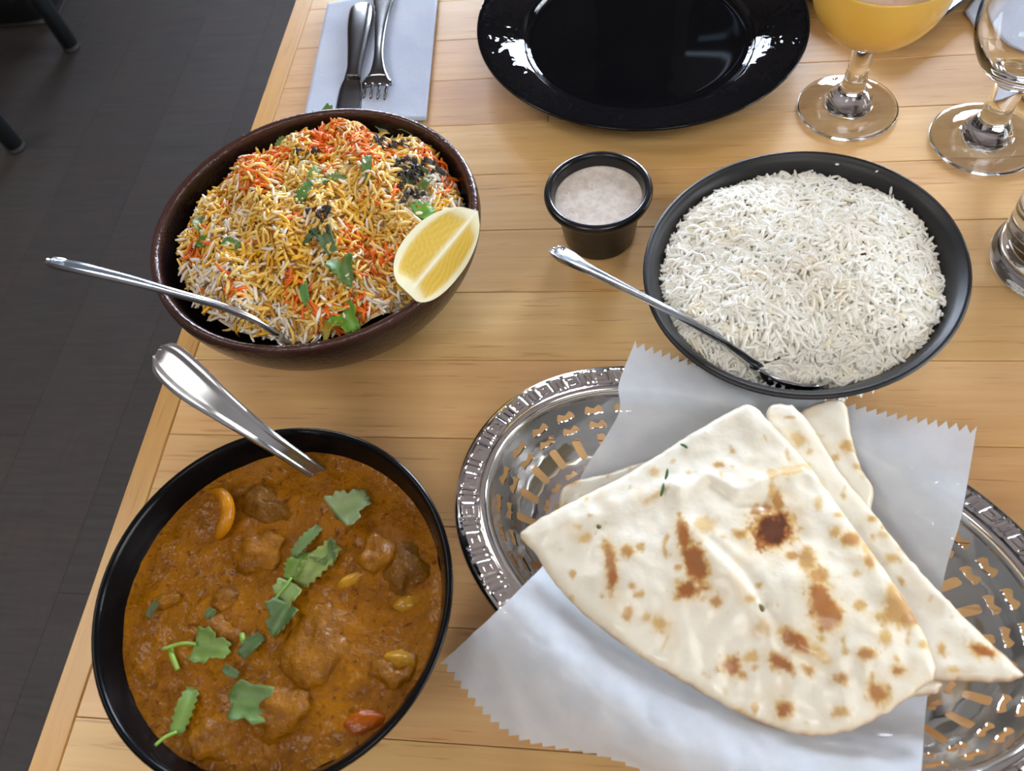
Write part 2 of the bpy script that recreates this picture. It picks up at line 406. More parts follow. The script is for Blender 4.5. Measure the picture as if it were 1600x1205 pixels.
parts += [box(a, b, Y1, Y1 + 0.1, FZ, 0.1) for a, b in ((-2.0, -0.6), (0.6, 2.0))] + [box(-2.0, -0.6, Y1, Y1 + 0.1, 2.1, CZ), box(0.6, 0.75, Y1, Y1 + 0.1, 2.1, 2.5), box(0.75, 2.0, Y1, Y1 + 0.1, 2.1, CZ)]
struct(mk('wall_front', *join(parts), M['wall_dark'], smooth=False))
struct(mk('added_dark_pillar', *join([box(-0.16, 0.25, 4.06, 4.2, FZ, CZ), box(-0.14, 0.22, 2.6, 4.06, 2.66, CZ)]), M['frame'], smooth=False))  # unseen pillar and beam, added to darken the middle of the plate's reflection
def window(n, ax, c, a0, a1, z0, z1):
    """casement in a wall; ax 0: wall normal along x at x=c, ax 1: along y"""
    def bx(p0, p1, q0, q1, d0=0.02, d1=0.08):
        return box(c + d0, c + d1, p0, p1, q0, q1) if ax == 0 else box(p0, p1, c + d0, c + d1, q0, q1)
    f = 0.06; mid = (a0 + a1) / 2
    w_ = struct(mk('window_%d' % n, *join([bx(a0, a0 + f, z0, z1), bx(a1 - f, a1, z0, z1), bx(a0, a1, z0, z0 + f), bx(a0, a1, z1 - f, z1), bx(mid - 0.03, mid + 0.03, z0, z1)] + ([bx(a0, a1, z0 + k * (z1 - z0) / 4 - 0.012, z0 + k * (z1 - z0) / 4 + 0.012, 0.03, 0.06) for k in (1, 2, 3)] + [bx(c_ - 0.012, c_ + 0.012, z0, z1, 0.03, 0.06) for c_ in ((a0 + mid) / 2, (mid + a1) / 2)] if z1 - z0 > 1 else [])), M['frame'], smooth=False))
    for p0, p1 in ((a0 + f, mid - 0.03), (mid + 0.03, a1 - f)):
        mk('pane', *bx(p0, p1, z0 + f, z1 - f, 0.045, 0.05), M['pane'], w_, smooth=False)
window(1, 0, X1, -1.7, 0.3, 0.0, 2.2); window(2, 0, X1, 0.9, 2.9, 0.0, 2.2); window(3, 1, Y1, 0.33, 0.75, 2.5, 2.75); window(4, 1, Y1, 0.6, 2.0, 0.1, 2.1); window(5, 1, Y1, -2.0, -0.6, 0.1, 2.1)
for lx, ly in FILL_LAMPS:  # dark plates above the added fill lamps
    struct(mk('trim_1', *box(lx - 0.5, lx + 0.5, ly - 0.5, ly + 0.5, CZ - 0.06, CZ), M['frame'], smooth=False))

# ------------------------------------------------------------------ the table
table = thing('table', 'light maple butcher-block dining table with a narrow border board along its edge', 'table', (0, 0, 0))
TX0, TX1, TY0, TY1 = -0.304, 0.92, -0.36, 1.02
seams = [-0.3445, -0.2895, -0.2345, -0.179, -0.124, -0.0685, -0.0125, 0.043, 0.099, 0.155, 0.211, 0.267, 0.321, 0.3757, 0.4302, 0.4845, 0.538, 0.590, 0.645, 0.70, 0.755, 0.81, 0.865, 0.92, 0.975]
BX = -0.287
mk('core', *box(TX0 + 0.002, TX1 - 0.002, TY0, TY1, -0.034, -0.0035), M['joint'], table, smooth=False)
mk('border_board', *box(TX0, BX - 0.00025, TY0, TY1, -0.034, 0, 0.0009), M['wood_edge'], table, smooth=False)
cuts = {14: [0.31], 15: [0.40], 16: [-0.06, 0.44], 11: [0.29], 9: [-0.02, 0.5], 12: [0.46], 7: [0.02, 0.47], 13: [0.34], 10: [0.05, 0.52], 17: [0.02, 0.5], 8: [0.4], 18: [0.12]}
rows = list(zip([TY0] + seams, seams + [TY1]))
for k, (a, b) in enumerate(rows):
    e = [BX] + cuts.get(k, [random.uniform(-0.1, 0.5)]) + [TX1]
    for p, q in zip(e[:-1], e[1:]):
        V, F = box(0, q - p - 0.0003, 0, b - a - 0.00035, -0.006, 0, 0.0004)
        o = mk('plank', V, F, M['wood'], table, smooth=False, loc=(p + 0.00015, a + 0.0002, 0))
mk('pedestal', *join([box(0.25, 0.37, 0.25, 0.37, FZ + 0.03, -0.034), box(0.0, 0.62, 0.0, 0.62, FZ, FZ + 0.03, 0.01)]), M['black_metal'], table, smooth=False)

# ------------------------------------------------------------------ black chair and bag on the floor
ch = thing('dining_chair', 'black metal legged dining chair standing on the dark floor beyond the table edge', 'chair', (-1.62, 1.515, FZ))
for sx, sy in ((0.2, 0.183), (0.2, -0.183), (-0.2, 0.183), (-0.2, -0.183)):
    lg = mk('leg', *tube([(sx, sy, 0.012), (sx, sy, 0.2), (sx - 0.01, sy, 0.44)], [0.021, 0.022, 0.022], 10), M['black_metal'], ch)
    mk('foot_glide', *lathe([(0.0, 0.0), (0.021, 0.0), (0.022, 0.006), (0.02, 0.012), (0, 0.012)], 16, cx=sx, cy=sy), M['dark_rubber'], lg)
mk('seat', *lathe([(0, 0.43), (0.2, 0.43), (0.215, 0.445), (0.21, 0.465), (0.17, 0.478), (0, 0.482)], 40, cx=-0.02), M['black_cloth'], ch)
mk('backrest', *join([tube([(-0.2, s, 0.44), (-0.23, s, 0.65), (-0.27, s, 0.9)], 0.014, 8) for s in (0.183, -0.183)] + [box(-0.275, -0.245, -0.2, 0.2, 0.7, 0.9, 0.01)]), M['black_metal'], ch)
bag = thing('bag', 'soft black bag with a pale bottom edge on the floor behind the chair leg', 'bag', (-1.72, 1.93, FZ), 0.05)
def rbox(lx, ly, z0, z1, r, taper=0.1):
    P = []
    for z, s in ((z0, 0.0), (z0 + 0.4 * (z1 - z0), 0.3 * taper), (z1 - r, taper), (z1, taper + r)):
        ring = []
        for cx, cy, a0 in ((lx, ly, 0), (-lx, ly, 90), (-lx, -ly, 180), (lx, -ly, 270)):
            for a in range(0, 91, 30):
                t = math.radians(a0 + a)
                ring.append((math.copysign(abs(cx) - r - s, cx) + r * math.cos(t), math.copysign(abs(cy) - r - s, cy) + r * math.sin(t), z))
        P.append(ring)
    n = len(P[0]); V = [v for r_ in P for v in r_]
    F = [(i * n + j, i * n + (j + 1) % n, (i + 1) * n + (j + 1) % n, (i + 1) * n + j) for i in range(3) for j in range(n)]
    return V, F + [tuple(range(n))[::-1], tuple(3 * n + j for j in range(n))]
mk('body', *rbox(0.20, 0.14, 0.02, 0.32, 0.04, 0.03), M['black_cloth'], bag)
mk('base', *rbox(0.195, 0.137, 0.0, 0.022, 0.02, 0.0), M['pale_trim'], bag)
mk('handle', *tube(smoothcurve([(-0.1, 0, 0.31), (-0.07, 0, 0.40), (0.07, 0, 0.40), (0.1, 0, 0.31)], 14), 0.01, 8), M['black_cloth'], bag)

# ------------------------------------------------------------------ bowls
def bowl(name, label, c, prof, mat, ex=1.0, ey=1.0, rot=0.0, wob=None, seg=96):
    o = mk(name, *lathe(prof, seg, ex, ey, rot, wob=wob), mat, loc=(c[0], c[1], 0))
    return tag(o, label, 'bowl')
def prof_smooth(pts, n): return [tuple(q) for q in smoothcurve(pts, n)]
RB = (0.0966, 0.2916)
rice_prof = prof_smooth([(0.0, 0.0035), (0.030, 0.0035), (0.032, 0.0002), (0.039, 0.0002), (0.043, 0.004), (0.059, 0.019), (0.0718, 0.038), (0.0814, 0.054), (0.0862, 0.0605), (0.0858, 0.0622), (0.0843, 0.0626), (0.0830, 0.0616), (0.0788, 0.0572), (0.0690, 0.040), (0.0565, 0.022), (0.04, 0.010), (0.0, 0.008)], 70)
rice_prof[0] = (0.0, rice_prof[0][1]); rice_prof[-1] = (0.0, rice_prof[-1][1])
bowl('bowl', 'matte black round bowl filled with plain white rice', RB, rice_prof, M['black_matte'], 0.0892 / 0.0862, 0.0839 / 0.0862, math.radians(-137.2))
CB = (-0.1674, 0.0979)
curry_prof = prof_smooth([(0.0, 0.0035), (0.034, 0.0035), (0.036, 0.0002), (0.043, 0.0002), (0.048, 0.004), (0.066, 0.018), (0.079, 0.036), (0.0862, 0.053), (0.0882, 0.0590), (0.0876, 0.0606), (0.0862, 0.0609), (0.0848, 0.0596), (0.083, 0.055), (0.0765, 0.038), (0.063, 0.021), (0.045, 0.010), (0.0, 0.008)], 70)
curry_prof[0] = (0.0, curry_prof[0][1]); curry_prof[-1] = (0.0, curry_prof[-1][1])
bowl('bowl', 'matte black round bowl holding brown meat curry', CB, curry_prof, M['black_satin'], 0.0895 / 0.0882, 0.0871 / 0.0882, math.radians(145.3))
BB = (-0.1932, 0.3285)
bir_prof = prof_smooth([(0.0, 0.003), (0.045, 0.003), (0.047, 0.0002), (0.054, 0.0002), (0.060, 0.003), (0.075, 0.013), (0.089, 0.028), (0.0985, 0.045), (0.1022, 0.058), (0.1022, 0.0655), (0.1006, 0.0682), (0.0980, 0.0682), (0.0962, 0.0655), (0.0945, 0.058), (0.0905, 0.044), (0.081, 0.028), (0.066, 0.015), (0.05, 0.011), (0.0, 0.010)], 80)
bir_prof[0] = (0.0, bir_prof[0][1]); bir_prof[-1] = (0.0, bir_prof[-1][1])
bowl('bowl', 'dark brown glazed stoneware bowl full of orange and yellow spiced rice', BB, bir_prof, M['brown_glaze'], 1.02, 0.98, math.radians(-7.6), wob=lambda a, z: 0.004 * math.sin(2 * a + 0.6) + 0.003 * math.sin(3 * a + z * 30))
RM = (-0.0181, 0.3702)
ram_prof = prof_smooth([(0.0, 0.002), (0.019, 0.002), (0.0205, 0.0002), (0.0235, 0.0006), (0.0245, 0.004), (0.0262, 0.018), (0.0285, 0.032), (0.0296, 0.0362), (0.0335, 0.0372), (0.0350, 0.0395), (0.0347, 0.0423), (0.0325, 0.0436), (0.0303, 0.0424), (0.0290, 0.0375), (0.0268, 0.022), (0.0245, 0.008), (0.020, 0.0055), (0.0, 0.0052)], 80)
ram_prof[0] = (0.0, ram_prof[0][1]); ram_prof[-1] = (0.0, ram_prof[-1][1])
tag(mk('ramekin', *lathe(ram_prof, 72), M['black_plastic'], loc=(*RM, 0)), 'small shiny black ramekin of white sauce standing near the middle of the table', 'ramekin')
V, F = lathe([(0.0287, 0.0335), (0.02885, 0.0352), (0.0276, 0.0347), (0.02, 0.0349), (0.01, 0.0352), (0.0, 0.0353)], 64)
tag(mk('yogurt_sauce', V, F, M['raita'], loc=(*RM, 0)), 'creamy white yogurt sauce filling the small black ramekin', 'sauce')

# ------------------------------------------------------------------ black plates
plate_prof = prof_smooth([(0.0, 0.002), (0.07, 0.002), (0.0725, 0.0002), (0.076, 0.0004), (0.082, 0.004), (0.100, 0.011), (0.122, 0.0185), (0.1285, 0.0215), (0.1292, 0.0227), (0.1280, 0.0236), (0.121, 0.0218), (0.100, 0.0150), (0.0925, 0.0112), (0.0895, 0.0078), (0.0865, 0.0062), (0.06, 0.0056), (0.0, 0.0054)], 90)
plate_prof[0] = (0.0, plate_prof[0][1]); plate_prof[-1] = (0.0, plate_prof[-1][1])
def plate_gloss():
    q = N('glossy_black_plate'); q.set(Roughness=0.02); v = q.coords()
    q.base(q.ramp(q.noise(v, 20), [(0, (0.003, 0.003, 0.004)), (1, (0.006, 0.006, 0.007))]))
    ln = q.n('ShaderNodeVectorMath', operation='LENGTH'); q.l(q.n('ShaderNodeTexCoord').outputs['Object'], ln.inputs[0])
    mk_ = q.ramp(ln.outputs['Value'], [(0.098, (0, 0, 0)), (0.103, (1, 1, 1))]); mu = q.n('ShaderNodeMath', operation='MULTIPLY')
    q.l(mk_, mu.inputs[0]); q.l(q.noise(v, 75, 1, 0.4, 1.2), mu.inputs[1]); q.bump(mu.outputs[0], 0.3, 0.0018)
    return q.m
PL = (0.0079, 0.5729)
tag(mk('plate', *lathe(plate_prof, 128, 0.1325 / 0.1292, 0.1245 / 0.1292, math.radians(138)), plate_gloss(), loc=(*PL, 0)), 'empty glossy black round dinner plate', 'plate')

# ------------------------------------------------------------------ rice grains
def grains(P, D, L, R, bend, axisn, NS=5, NR=6):
    """P centres, D directions, L lengths, R radii, bend amounts, axisn bend directions -> verts, quads"""
    n = len(P); t = np.linspace(-1, 1, NR)
    A = np.cross(D, axisn); A /= np.linalg.norm(A, axis=1)[:, None]; B = np.cross(A, D)
    prof = np.array([0.58, 0.92, 1.0, 1.0, 0.92, 0.56])[:NR]
    cen = P[:, None] + D[:, None] * (L[:, None] / 2 * t)[..., None] + B[:, None] * (bend[:, None] * L[:, None] * (0.5 - t ** 2))[..., None]
    a = np.arange(NS) * 2 * PI / NS
    ring = A[:, None, None] * np.cos(a)[:, None] + B[:, None, None] * np.sin(a)[:, None] * 0.9
    V = cen[:, :, None] + ring * (R[:, None, None, None] * prof[None, :, None, None])
    V = V.reshape(-1, 3); per = NR * NS
    q = []
    for i in range(NR - 1):
        for j in range(NS): q.append((i * NS + j, i * NS + (j + 1) % NS, (i + 1) * NS + (j + 1) % NS, (i + 1) * NS + j))
    # caps: fold the pentagon ends into quads (one quad + one degenerate-free tri as quad pair)
    tri = [(0, 4, 3), (0, 3, 2), (0, 2, 1)]
    e = (NR - 1) * NS
    tri += [(e, e + 1, e + 2), (e, e + 2, e + 3), (e, e + 3, e + 4)]
    tr = []
    for f in q: tr += [(f[0], f[1], f[2]), (f[0], f[2], f[3])]
    tr = np.array(tr + tri)
    F = (np.arange(n)[:, None, None] * per + tr[None]).reshape(-1, 3)
    return V, F, per
def heap(n, c, rx, ry, rot, hf, col_f, name, mat, zlo=-0.0014, zhi=0.0024, L0=0.0098, R0=0.00108, stick=0.22):
    u = np.sqrt(rng.random(n)) ; a = rng.random(n) * 2 * PI
    x, y = u * rx * np.cos(a), u * ry * np.sin(a)
    X = c[0] + x * math.cos(rot) - y * math.sin(rot); Y = c[1] + x * math.sin(rot) + y * math.cos(rot)
    e = 1e-3
    H = hf(X, Y); gx = (hf(X + e, Y) - H) / e; gy = (hf(X, Y + e) - H) / e
    gx = np.clip(gx, -0.9, 0.9); gy = np.clip(gy, -0.9, 0.9)
    Z = H + rng.uniform(zlo, zhi, n)
    th = rng.random(n) * 2 * PI
    D = np.stack([np.cos(th), np.sin(th), gx * np.cos(th) + gy * np.sin(th) + rng.normal(0, stick, n)], 1)
    D /= np.linalg.norm(D, axis=1)[:, None]
    L = rng.normal(L0, L0 * 0.2, n).clip(L0 * 0.45, L0 * 1.45); R = rng.normal(R0, R0 * 0.1, n)
    ax = np.stack([rng.normal(0, 0.6, n), rng.normal(0, 0.6, n), np.ones(n)], 1); ax /= np.linalg.norm(ax, axis=1)[:, None]
    ax += 1e-3 * D
    P = np.stack([X, Y, Z], 1)
    V, F, per = grains(P, D, L, R, rng.normal(0.0, 0.16, n), ax)
    C = np.repeat(col_f(P), per, axis=0)
    # the packed mass below the loose grains, same mesh
    nr, ns = 26, 80
    gv, gf, gc = [], [], []
    for i in range(nr + 1):
        for j in range(ns):
            t = i / nr; b = 2 * PI * j / ns
            xx, yy = t * rx * math.cos(b), t * ry * math.sin(b)
            gv.append((c[0] + xx * math.cos(rot) - yy * math.sin(rot), c[1] + xx * math.sin(rot) + yy * math.cos(rot)))
    gv = np.array(gv); gz = hf(gv[:, 0], gv[:, 1]) - 0.0013 + rng.normal(0, 0.0004, len(gv))
    G = np.column_stack([gv, gz])
    for i in range(nr):
        for j in range(ns):
            q = (i * ns + j, i * ns + (j + 1) % ns, (i + 1) * ns + (j + 1) % ns, (i + 1) * ns + j)
            gf += [(q[0], q[2], q[1]), (q[0], q[3], q[2])]
    F = np.vstack([F, np.array(gf) + len(V)]); C = np.vstack([C, col_f(G) * 0.97]); V = np.vstack([V, G])
    return mk_fast(name, V, F, 3, mat, C)
def vnoise(X, Y, s, off=0.0):
    return np.array([mnoise.noise(Vector((x * s + off, y * s - off, off))) for x, y in zip(np.ravel(X), np.ravel(Y))]).reshape(np.shape(X))
# plain white rice, a shallow hollow where the spoon lies
scoop = at(1235, 592, 0.045)
rr = math.radians(-137.2)
def rice_h(X, Y):
    dx, dy = X - RB[0], Y - RB[1]; r = np.hypot(dx, dy) / 0.083
    h = 0.0455 + 0.0235 * np.clip(1 - r ** 2.0, 0, 1) ** 0.8
    h = h + 0.003 * np.sin(dx * 60 + 1) * np.cos(dy * 70)
    sd = np.hypot((X - scoop[0]) / 0.036, (Y - scoop[1]) / 0.016)
    return h - 0.024 * np.exp(-sd ** 2)
def rice_c(P):
    n = vnoise(P[:, 0], P[:, 1], 45, 3) ; j = rng.normal(0, 0.02, len(P))
    c = np.array(lin(255, 251, 240)) * (1 + j[:, None]); c = c * np.clip(1 + 0.06 * n[:, None], 0.85, 1.05)
    m_ = (vnoise(P[:, 0], P[:, 1], 120, 9) > 0.35)[:, None]
    c = np.where((rng.random(len(P)) < 0.0012)[:, None], np.array(lin(90, 66, 40)), c)
    return np.where(m_, c * np.array([0.98, 0.95, 0.87]), c).clip(0, 0.97)
o = heap(5600, RB, 0.0785, 0.0735, rr, rice_h, rice_c, 'white_rice', M['rice'])
tag(o, 'mound of plain white long-grain rice in the matte black bowl', 'rice', kind='stuff')
# stray grains on the rim of the rice bowl
P = np.array([at(1308, 257, 0.062), at(1370, 268, 0.0625), at(1392, 298, 0.058)]); D = np.array([[1, -.2, 0], [.8, .5, 0], [.2, 1, .3]]); D /= np.linalg.norm(D, axis=1)[:, None]
V, F, per = grains(P, D, np.array([0.0022, 0.0018, 0.005]), np.array([0.0007, 0.0006, 0.0009]), np.zeros(3), np.array([[0, 0, 1.0]] * 3))
for k in range(3):
    Fk = F[F[:, 0] // per == k] - k * per
    tag(mk('rice_grain', V[k * per:(k + 1) * per], Fk, M['rice'], col=np.array(lin(225, 222, 214))), ['broken white rice grain stuck on the far rim of the white rice bowl', 'second tiny white rice crumb on the rim, nearer the tumbler', 'white rice grain clinging to the inner wall of the black rice bowl'][k], 'grain')
# biryani: yellow, orange, white patches
bc = (BB[0] + 0.003, BB[1] + 0.000)
def bir_h(X, Y):
    dx, dy = X - bc[0], Y - bc[1]; r = np.hypot(dx, dy) / 0.092
    h = 0.0555 + 0.0245 * np.clip(1 - r ** 2, 0, 1) ** 0.8
    return h + 0.0035 * np.sin(dx * 75 + 2) * np.cos(dy * 66 + 1) + 0.002 * np.sin(dx * 160 + dy * 90)
B_ORANGE = [(505, 215, 34), (560, 225, 26), (430, 250, 26), (395, 262, 22), (405, 285, 20), (690, 255, 18), (700, 285, 14), (545, 375, 22), (575, 420, 16), (300, 395, 14), (455, 435, 14), (520, 510, 30), (560, 480, 22), (600, 400, 18), (470, 475, 16), (370, 450, 16), (610, 235, 14), (660, 240, 16)]
B_WHITE = [(675, 285, 26), (650, 320, 20), (600, 485, 34), (330, 440, 34), (345, 500, 34), (400, 530, 36), (350, 360, 20), (590, 190, 26), (380, 470, 24), (430, 500, 20), (720, 330, 18), (310, 420, 20), (470, 540, 22)]
cream, yellow, orange, white, ochre = (np.array(lin(*q)) for q in ((232, 206, 128), (224, 170, 34), (226, 98, 18), (232, 220, 200), (186, 126, 28)))
def bir_c(P):
    q = topx(P); n = len(P)
    wy = np.clip(0.55 + 0.8 * vnoise(P[:, 0], P[:, 1], 60, 1) + rng.normal(0, 0.3, n), 0, 1)
    c = cream * (1 - wy[:, None]) + yellow * wy[:, None]
    k = (rng.random(n) < 0.16 + 0.3 * (P[:, 2] < bir_h(P[:, 0], P[:, 1]) - 0.001))[:, None]; c = np.where(k, ochre, c)
    k = (rng.random(n) < 0.14)[:, None]; c = np.where(k, white, c)
    k = (rng.random(n) < 0.035)[:, None]; c = np.where(k, orange, c)
    wf = np.zeros(n); of = np.zeros(n)
    for x, y, r in B_WHITE: wf = np.maximum(wf, np.exp(-((q[:, 0] - x) ** 2 + (q[:, 1] - y) ** 2) / (2 * (r * 0.7) ** 2)))
    for x, y, r in B_ORANGE: of = np.maximum(of, np.exp(-((q[:, 0] - x) ** 2 + (q[:, 1] - y) ** 2) / (2 * (r * 0.62) ** 2)))
    c = np.where((rng.random(n) < 0.9 * wf)[:, None], white * (1 - 0.12 * rng.random(n)[:, None]), c)
    k = (rng.random(n) < 0.85 * of)[:, None]
    c = np.where(k, orange * (0.8 + 0.4 * rng.random(n)[:, None]) + np.array([0, 0.05, 0]) * rng.random(n)[:, None], c)
    return (c * (1 + rng.normal(0, 0.07, n)[:, None])).clip(0.004, 0.95)
o = heap(5200, bc, 0.0885, 0.086, 0.0, bir_h, bir_c, 'spiced_rice', M['biryani'], -0.0015, 0.0042, 0.0100, 0.00112, 0.36)
tag(o, 'heap of yellow, orange and white spiced rice in the brown bowl', 'rice', kind='stuff')

# ------------------------------------------------------------------ leaves and herb shreds
def hb(px, py, lift=0.0015):
    """point on top of the spiced rice seen at a pixel"""
    z = 0.07
    for _ in range(12):
        p = at(px, py, z); z = 0.5 * z + 0.5 * float(bir_h(np.array([p[0]]), np.array([p[1]]))[0])
    p = at(px, py, z + lift + 0.0015); return p
def leaf_mesh(shape, L, W, curl, seed):
    r_ = random.Random(seed)
    if shape == 'fan':            # lobed cilantro leaf
        out = []
        for k in range(41):
            t = k / 40; a = math.radians(-118 + 236 * t)
            lob = 0.60 + 0.40 * abs(math.cos(a * 1.5)) ** 0.7 + 0.06 * math.cos(a * 15 + seed) + 0.05 * math.cos(a * 7 + 2 * seed)
            out.append((0.12 * L + lob * L * 0.62 * math.cos(a) + 0.2 * L, lob * W * 0.62 * math.sin(a)))
        out.append((0.0, -0.02 * W)); out.append((0, 0.02 * W))
    elif shape == 'strip':        # chopped piece of leaf
        out = []
        for k in range(14):
            t = k / 13; out.append((t * L, W * 0.5 * (0.55 + 0.45 * math.sin(PI * (0.15 + 0.75 * t)) + 0.16 * math.cos(k * 2.7 + seed))))
        for k in range(13, -1, -1):
            t = k / 13; out.append((t * L + 0.03 * L, -W * 0.5 * (0.5 + 0.5 * math.sin(PI * (0.1 + 0.8 * t)) + 0.18 * math.cos(k * 3.1 + 1.7 * seed))))
    else:                          # rough square
        out = [(x * L + r_.uniform(-.06, .06) * L, y * W + r_.uniform(-.06, .06) * W) for x, y in ((0, -.42), (.2, -.5), (.45, -.44), (.7, -.5), (.98, -.4), (1.02, -.1), (.95, .15), (1.0, .42), (.75, .5), (.5, .44), (.25, .52), (.02, .4), (-.04, .12), (.04, -.12))]
    out = np.array(out); ed = [(i, (i + 1) % len(out)) for i in range(len(out))]
    h = max(L, W) / 9; g = [(x, y) for x in np.arange(out[:, 0].min(), out[:, 0].max(), h) for y in np.arange(out[:, 1].min(), out[:, 1].max(), h)]
    vs = [Vector(p) for p in out] + [Vector(p) for p in g]
    r2 = delaunay_2d_cdt(vs, ed, [list(range(len(out)))], 1, 1e-7)
    XY = np.array([(v.x, v.y) for v in r2[0]]); F = [tuple(f) for f in r2[2]]
    z = curl * ((XY[:, 1] / max(W, 1e-6)) ** 2 * W * 1.6 - (XY[:, 0] / L - 0.5) ** 2 * L * 0.7) + 0.05 * W * np.sin(XY[:, 0] / L * 9 + seed) * (0.4 + np.abs(XY[:, 1]) / W)
    return XY, z, F
def place_leaf(name, label, p, az, shape, L, W, curl=0.5, tilt=(0, 0), seed=0, green=(74, 128, 50), stem=None, group=None, cat='herb', mat='leaf'):
    XY, z, F = leaf_mesh(shape, L, W, curl, seed)
    XY = XY - np.array([L / 2, 0])
    V = np.column_stack([XY, z])
    cl = np.array(lin(*green)) * A3([1.35, 0.80, 0.85]) * (1 + 0.35 * np.sin(XY[:, 1] / W * 14 + XY[:, 0] / L * 5)[:, None] * 0.35)
    vein = np.exp(-(XY[:, 1] / (0.05 * W)) ** 2)[:, None]; cl = cl * (1 - vein * 0.4) + vein * 0.4 * np.array(lin(130, 165, 90))
    t = thing(name, label, cat, p, az, group); t.rotation_euler = (tilt[0], tilt[1], az)
    b = mk('blade', V, F, M[mat], t, col=cl if mat == 'leaf' else None); solidify(b, 0.00035)
    if stem:
        pts = smoothcurve([(-L / 2 + 0.001, 0, 0.0004)] + [(-L / 2 - sx, sy, sz) for sx, sy, sz in stem], 10)
        mk('stem', *tube(pts, 0.0008, 6), M['leaf'], t, col=np.array(lin(122, 160, 62)))
    return t
def img_az(x0, y0, x1, y1, z):
    a, b = at(x0, y0, z), at(x1, y1, z); return math.atan2(b[1] - a[1], b[0] - a[0])
GB = 'chopped cilantro on the spiced rice'
for k, (x, y, x1, y1, sh, L, W, g, tl, lab) in enumerate([
    (488, 298, 455, 330, 'strip', .024, .010, (66, 128, 48), (.1, -.1), 'long torn cilantro leaf near the middle of the spiced rice heap'),
    (496, 272, 508, 252, 'strip', .013, .007, (84, 140, 52), (.2, .2), 'bright cilantro piece above the long torn leaf on the spiced rice'),
    (524, 283, 545, 278, 'strip', .014, .006, (98, 146, 78), (.1, 0), 'pointed pale cilantro leaf beside the long torn leaf on the spiced rice'),
    (575, 265, 572, 290, 'strip', .018, .006, (80, 140, 66), (.0, .3), 'narrow upright cilantro leaf beside the dark dried herbs'),
    (513, 378, 520, 398, 'strip', .019, .009, (78, 130, 84), (.2, .1), 'grey-green cilantro leaf at the centre of the spiced rice'),
    (540, 428, 548, 452, 'fan', .020, .013, (74, 132, 54), (.1, .2), 'lobed cilantro leaf below the centre of the spiced rice'),
    (512, 185, 530, 195, 'fan', .016, .013, (70, 140, 46), (-.3, .1), 'lobed cilantro leaf against the far rim of the brown bowl'),
    (568, 184, 580, 178, 'rough', .009, .008, (80, 150, 50), (-.3, 0), 'small green cilantro scrap at the top of the brown bowl beside the napkin'),
    (598, 205, 590, 195, 'strip', .010, .007, (130, 172, 110), (.2, 0), 'pale cilantro scrap just above the dark dried herbs'),
    (640, 208, 655, 212, 'rough', .015, .009, (104, 164, 30), (-.2, .2), 'bright lime green cilantro piece by the far right rim of the brown bowl'),
    (655, 207, 652, 220, 'strip', .011, .008, (96, 150, 70), (.3, .3), 'rounded cilantro leaf standing beside the lime green piece'),
    (668, 333, 680, 322, 'fan', .015, .013, (78, 158, 40), (.2, .2), 'bright cilantro leaf just above the lemon wedge'),
    (315, 352, 305, 345, 'fan', .014, .011, (86, 136, 70), (.3, -.2), 'cilantro leaf near the left wall of the brown bowl'),
    (317, 382, 325, 385, 'rough', .008, .008, (70, 140, 50), (.3, -.2), 'small cilantro square at the left wall of the brown bowl'),
    (362, 385, 375, 390, 'strip', .013, .007, (74, 140, 60), (.1, 0), 'dark cilantro piece left of the heap centre on the spiced rice'),
    (478, 460, 480, 478, 'strip', .016, .005, (70, 146, 62), (.1, .1), 'slender cilantro strip below left of the centre of the spiced rice'),
    (546, 505, 558, 520, 'fan', .017, .015, (84, 160, 44), (.2, .2), 'bright cilantro leaf against the near rim of the brown bowl'),
    (515, 520, 508, 530, 'fan', .013, .012, (136, 150, 40), (.4, .2), 'yellowish cilantro sprig beside the spoon in the brown bowl'),
    (445, 222, 455, 215, 'strip', .014, .005, (96, 150, 66), (.2, 0), 'thin cilantro strip near the far left rim of the brown bowl'),
    (666, 292, 660, 300, 'rough', .010, .008, (92, 140, 70), (.2, .1), 'cilantro scrap on the right side of the dark dried herbs')]):
    z = hb(x, y)
    place_leaf('cilantro_leaf', lab, z + np.array([0, 0, .002]), img_az(x, y, x1, y1, .07), sh, L, W, 0.7, tl, k * 1.3, g, group=GB)
# dark dried herb shreds: crinkled ribbons
def herb_clump(name, label, px, py, n, sx, sy, seed, green=0.3):
    r_ = np.random.default_rng(seed); c = hb(px, py)
    t = thing(name, label, 'herb', c, group='dark herb shreds on the spiced rice')
    for k in range(n):
        o_ = np.array([r_.normal(0, sx), r_.normal(0, sy), r_.uniform(0.000, 0.004)]); a = r_.random() * 2 * PI
        L = r_.uniform(.007, .016); W = r_.uniform(.002, .0045)
        XY, z, F = leaf_mesh('strip', L, W, 1.4, seed + k); XY = XY - [L / 2, 0]
        z = z + 0.0015 * np.sin(XY[:, 0] * 900 + k)
        R3 = np.array(Matrix.Rotation(a, 3, 'Z') @ Matrix.Rotation(r_.normal(0, .5), 3, 'X') @ Matrix.Rotation(r_.normal(0, .3), 3, 'Y'))
        b = mk('shred', np.column_stack([XY, z]) @ R3.T + o_, F, M['leaf'], t, col=np.array(lin(*((56, 49, 40) if r_.random() > green else (66, 92, 52))))); solidify(b, 0.0003)
herb_clump('herb_clump', 'largest clump of dark dried herb shreds on the spiced rice, above the lemon', 632, 276, 26, .0065, .0075, 3, .35)
herb_clump('herb_clump', 'dark herb shreds near the far rim of the brown bowl', 592, 232, 14, .009, .003, 5, .1)
herb_clump('herb_clump', 'small dark herb scraps left of the long torn cilantro leaf', 480, 242, 4, .004, .002, 8, .2)
herb_clump('herb_clump', 'dark herb scraps at the centre of the spiced rice', 505, 348, 7, .005, .005, 11, .2)

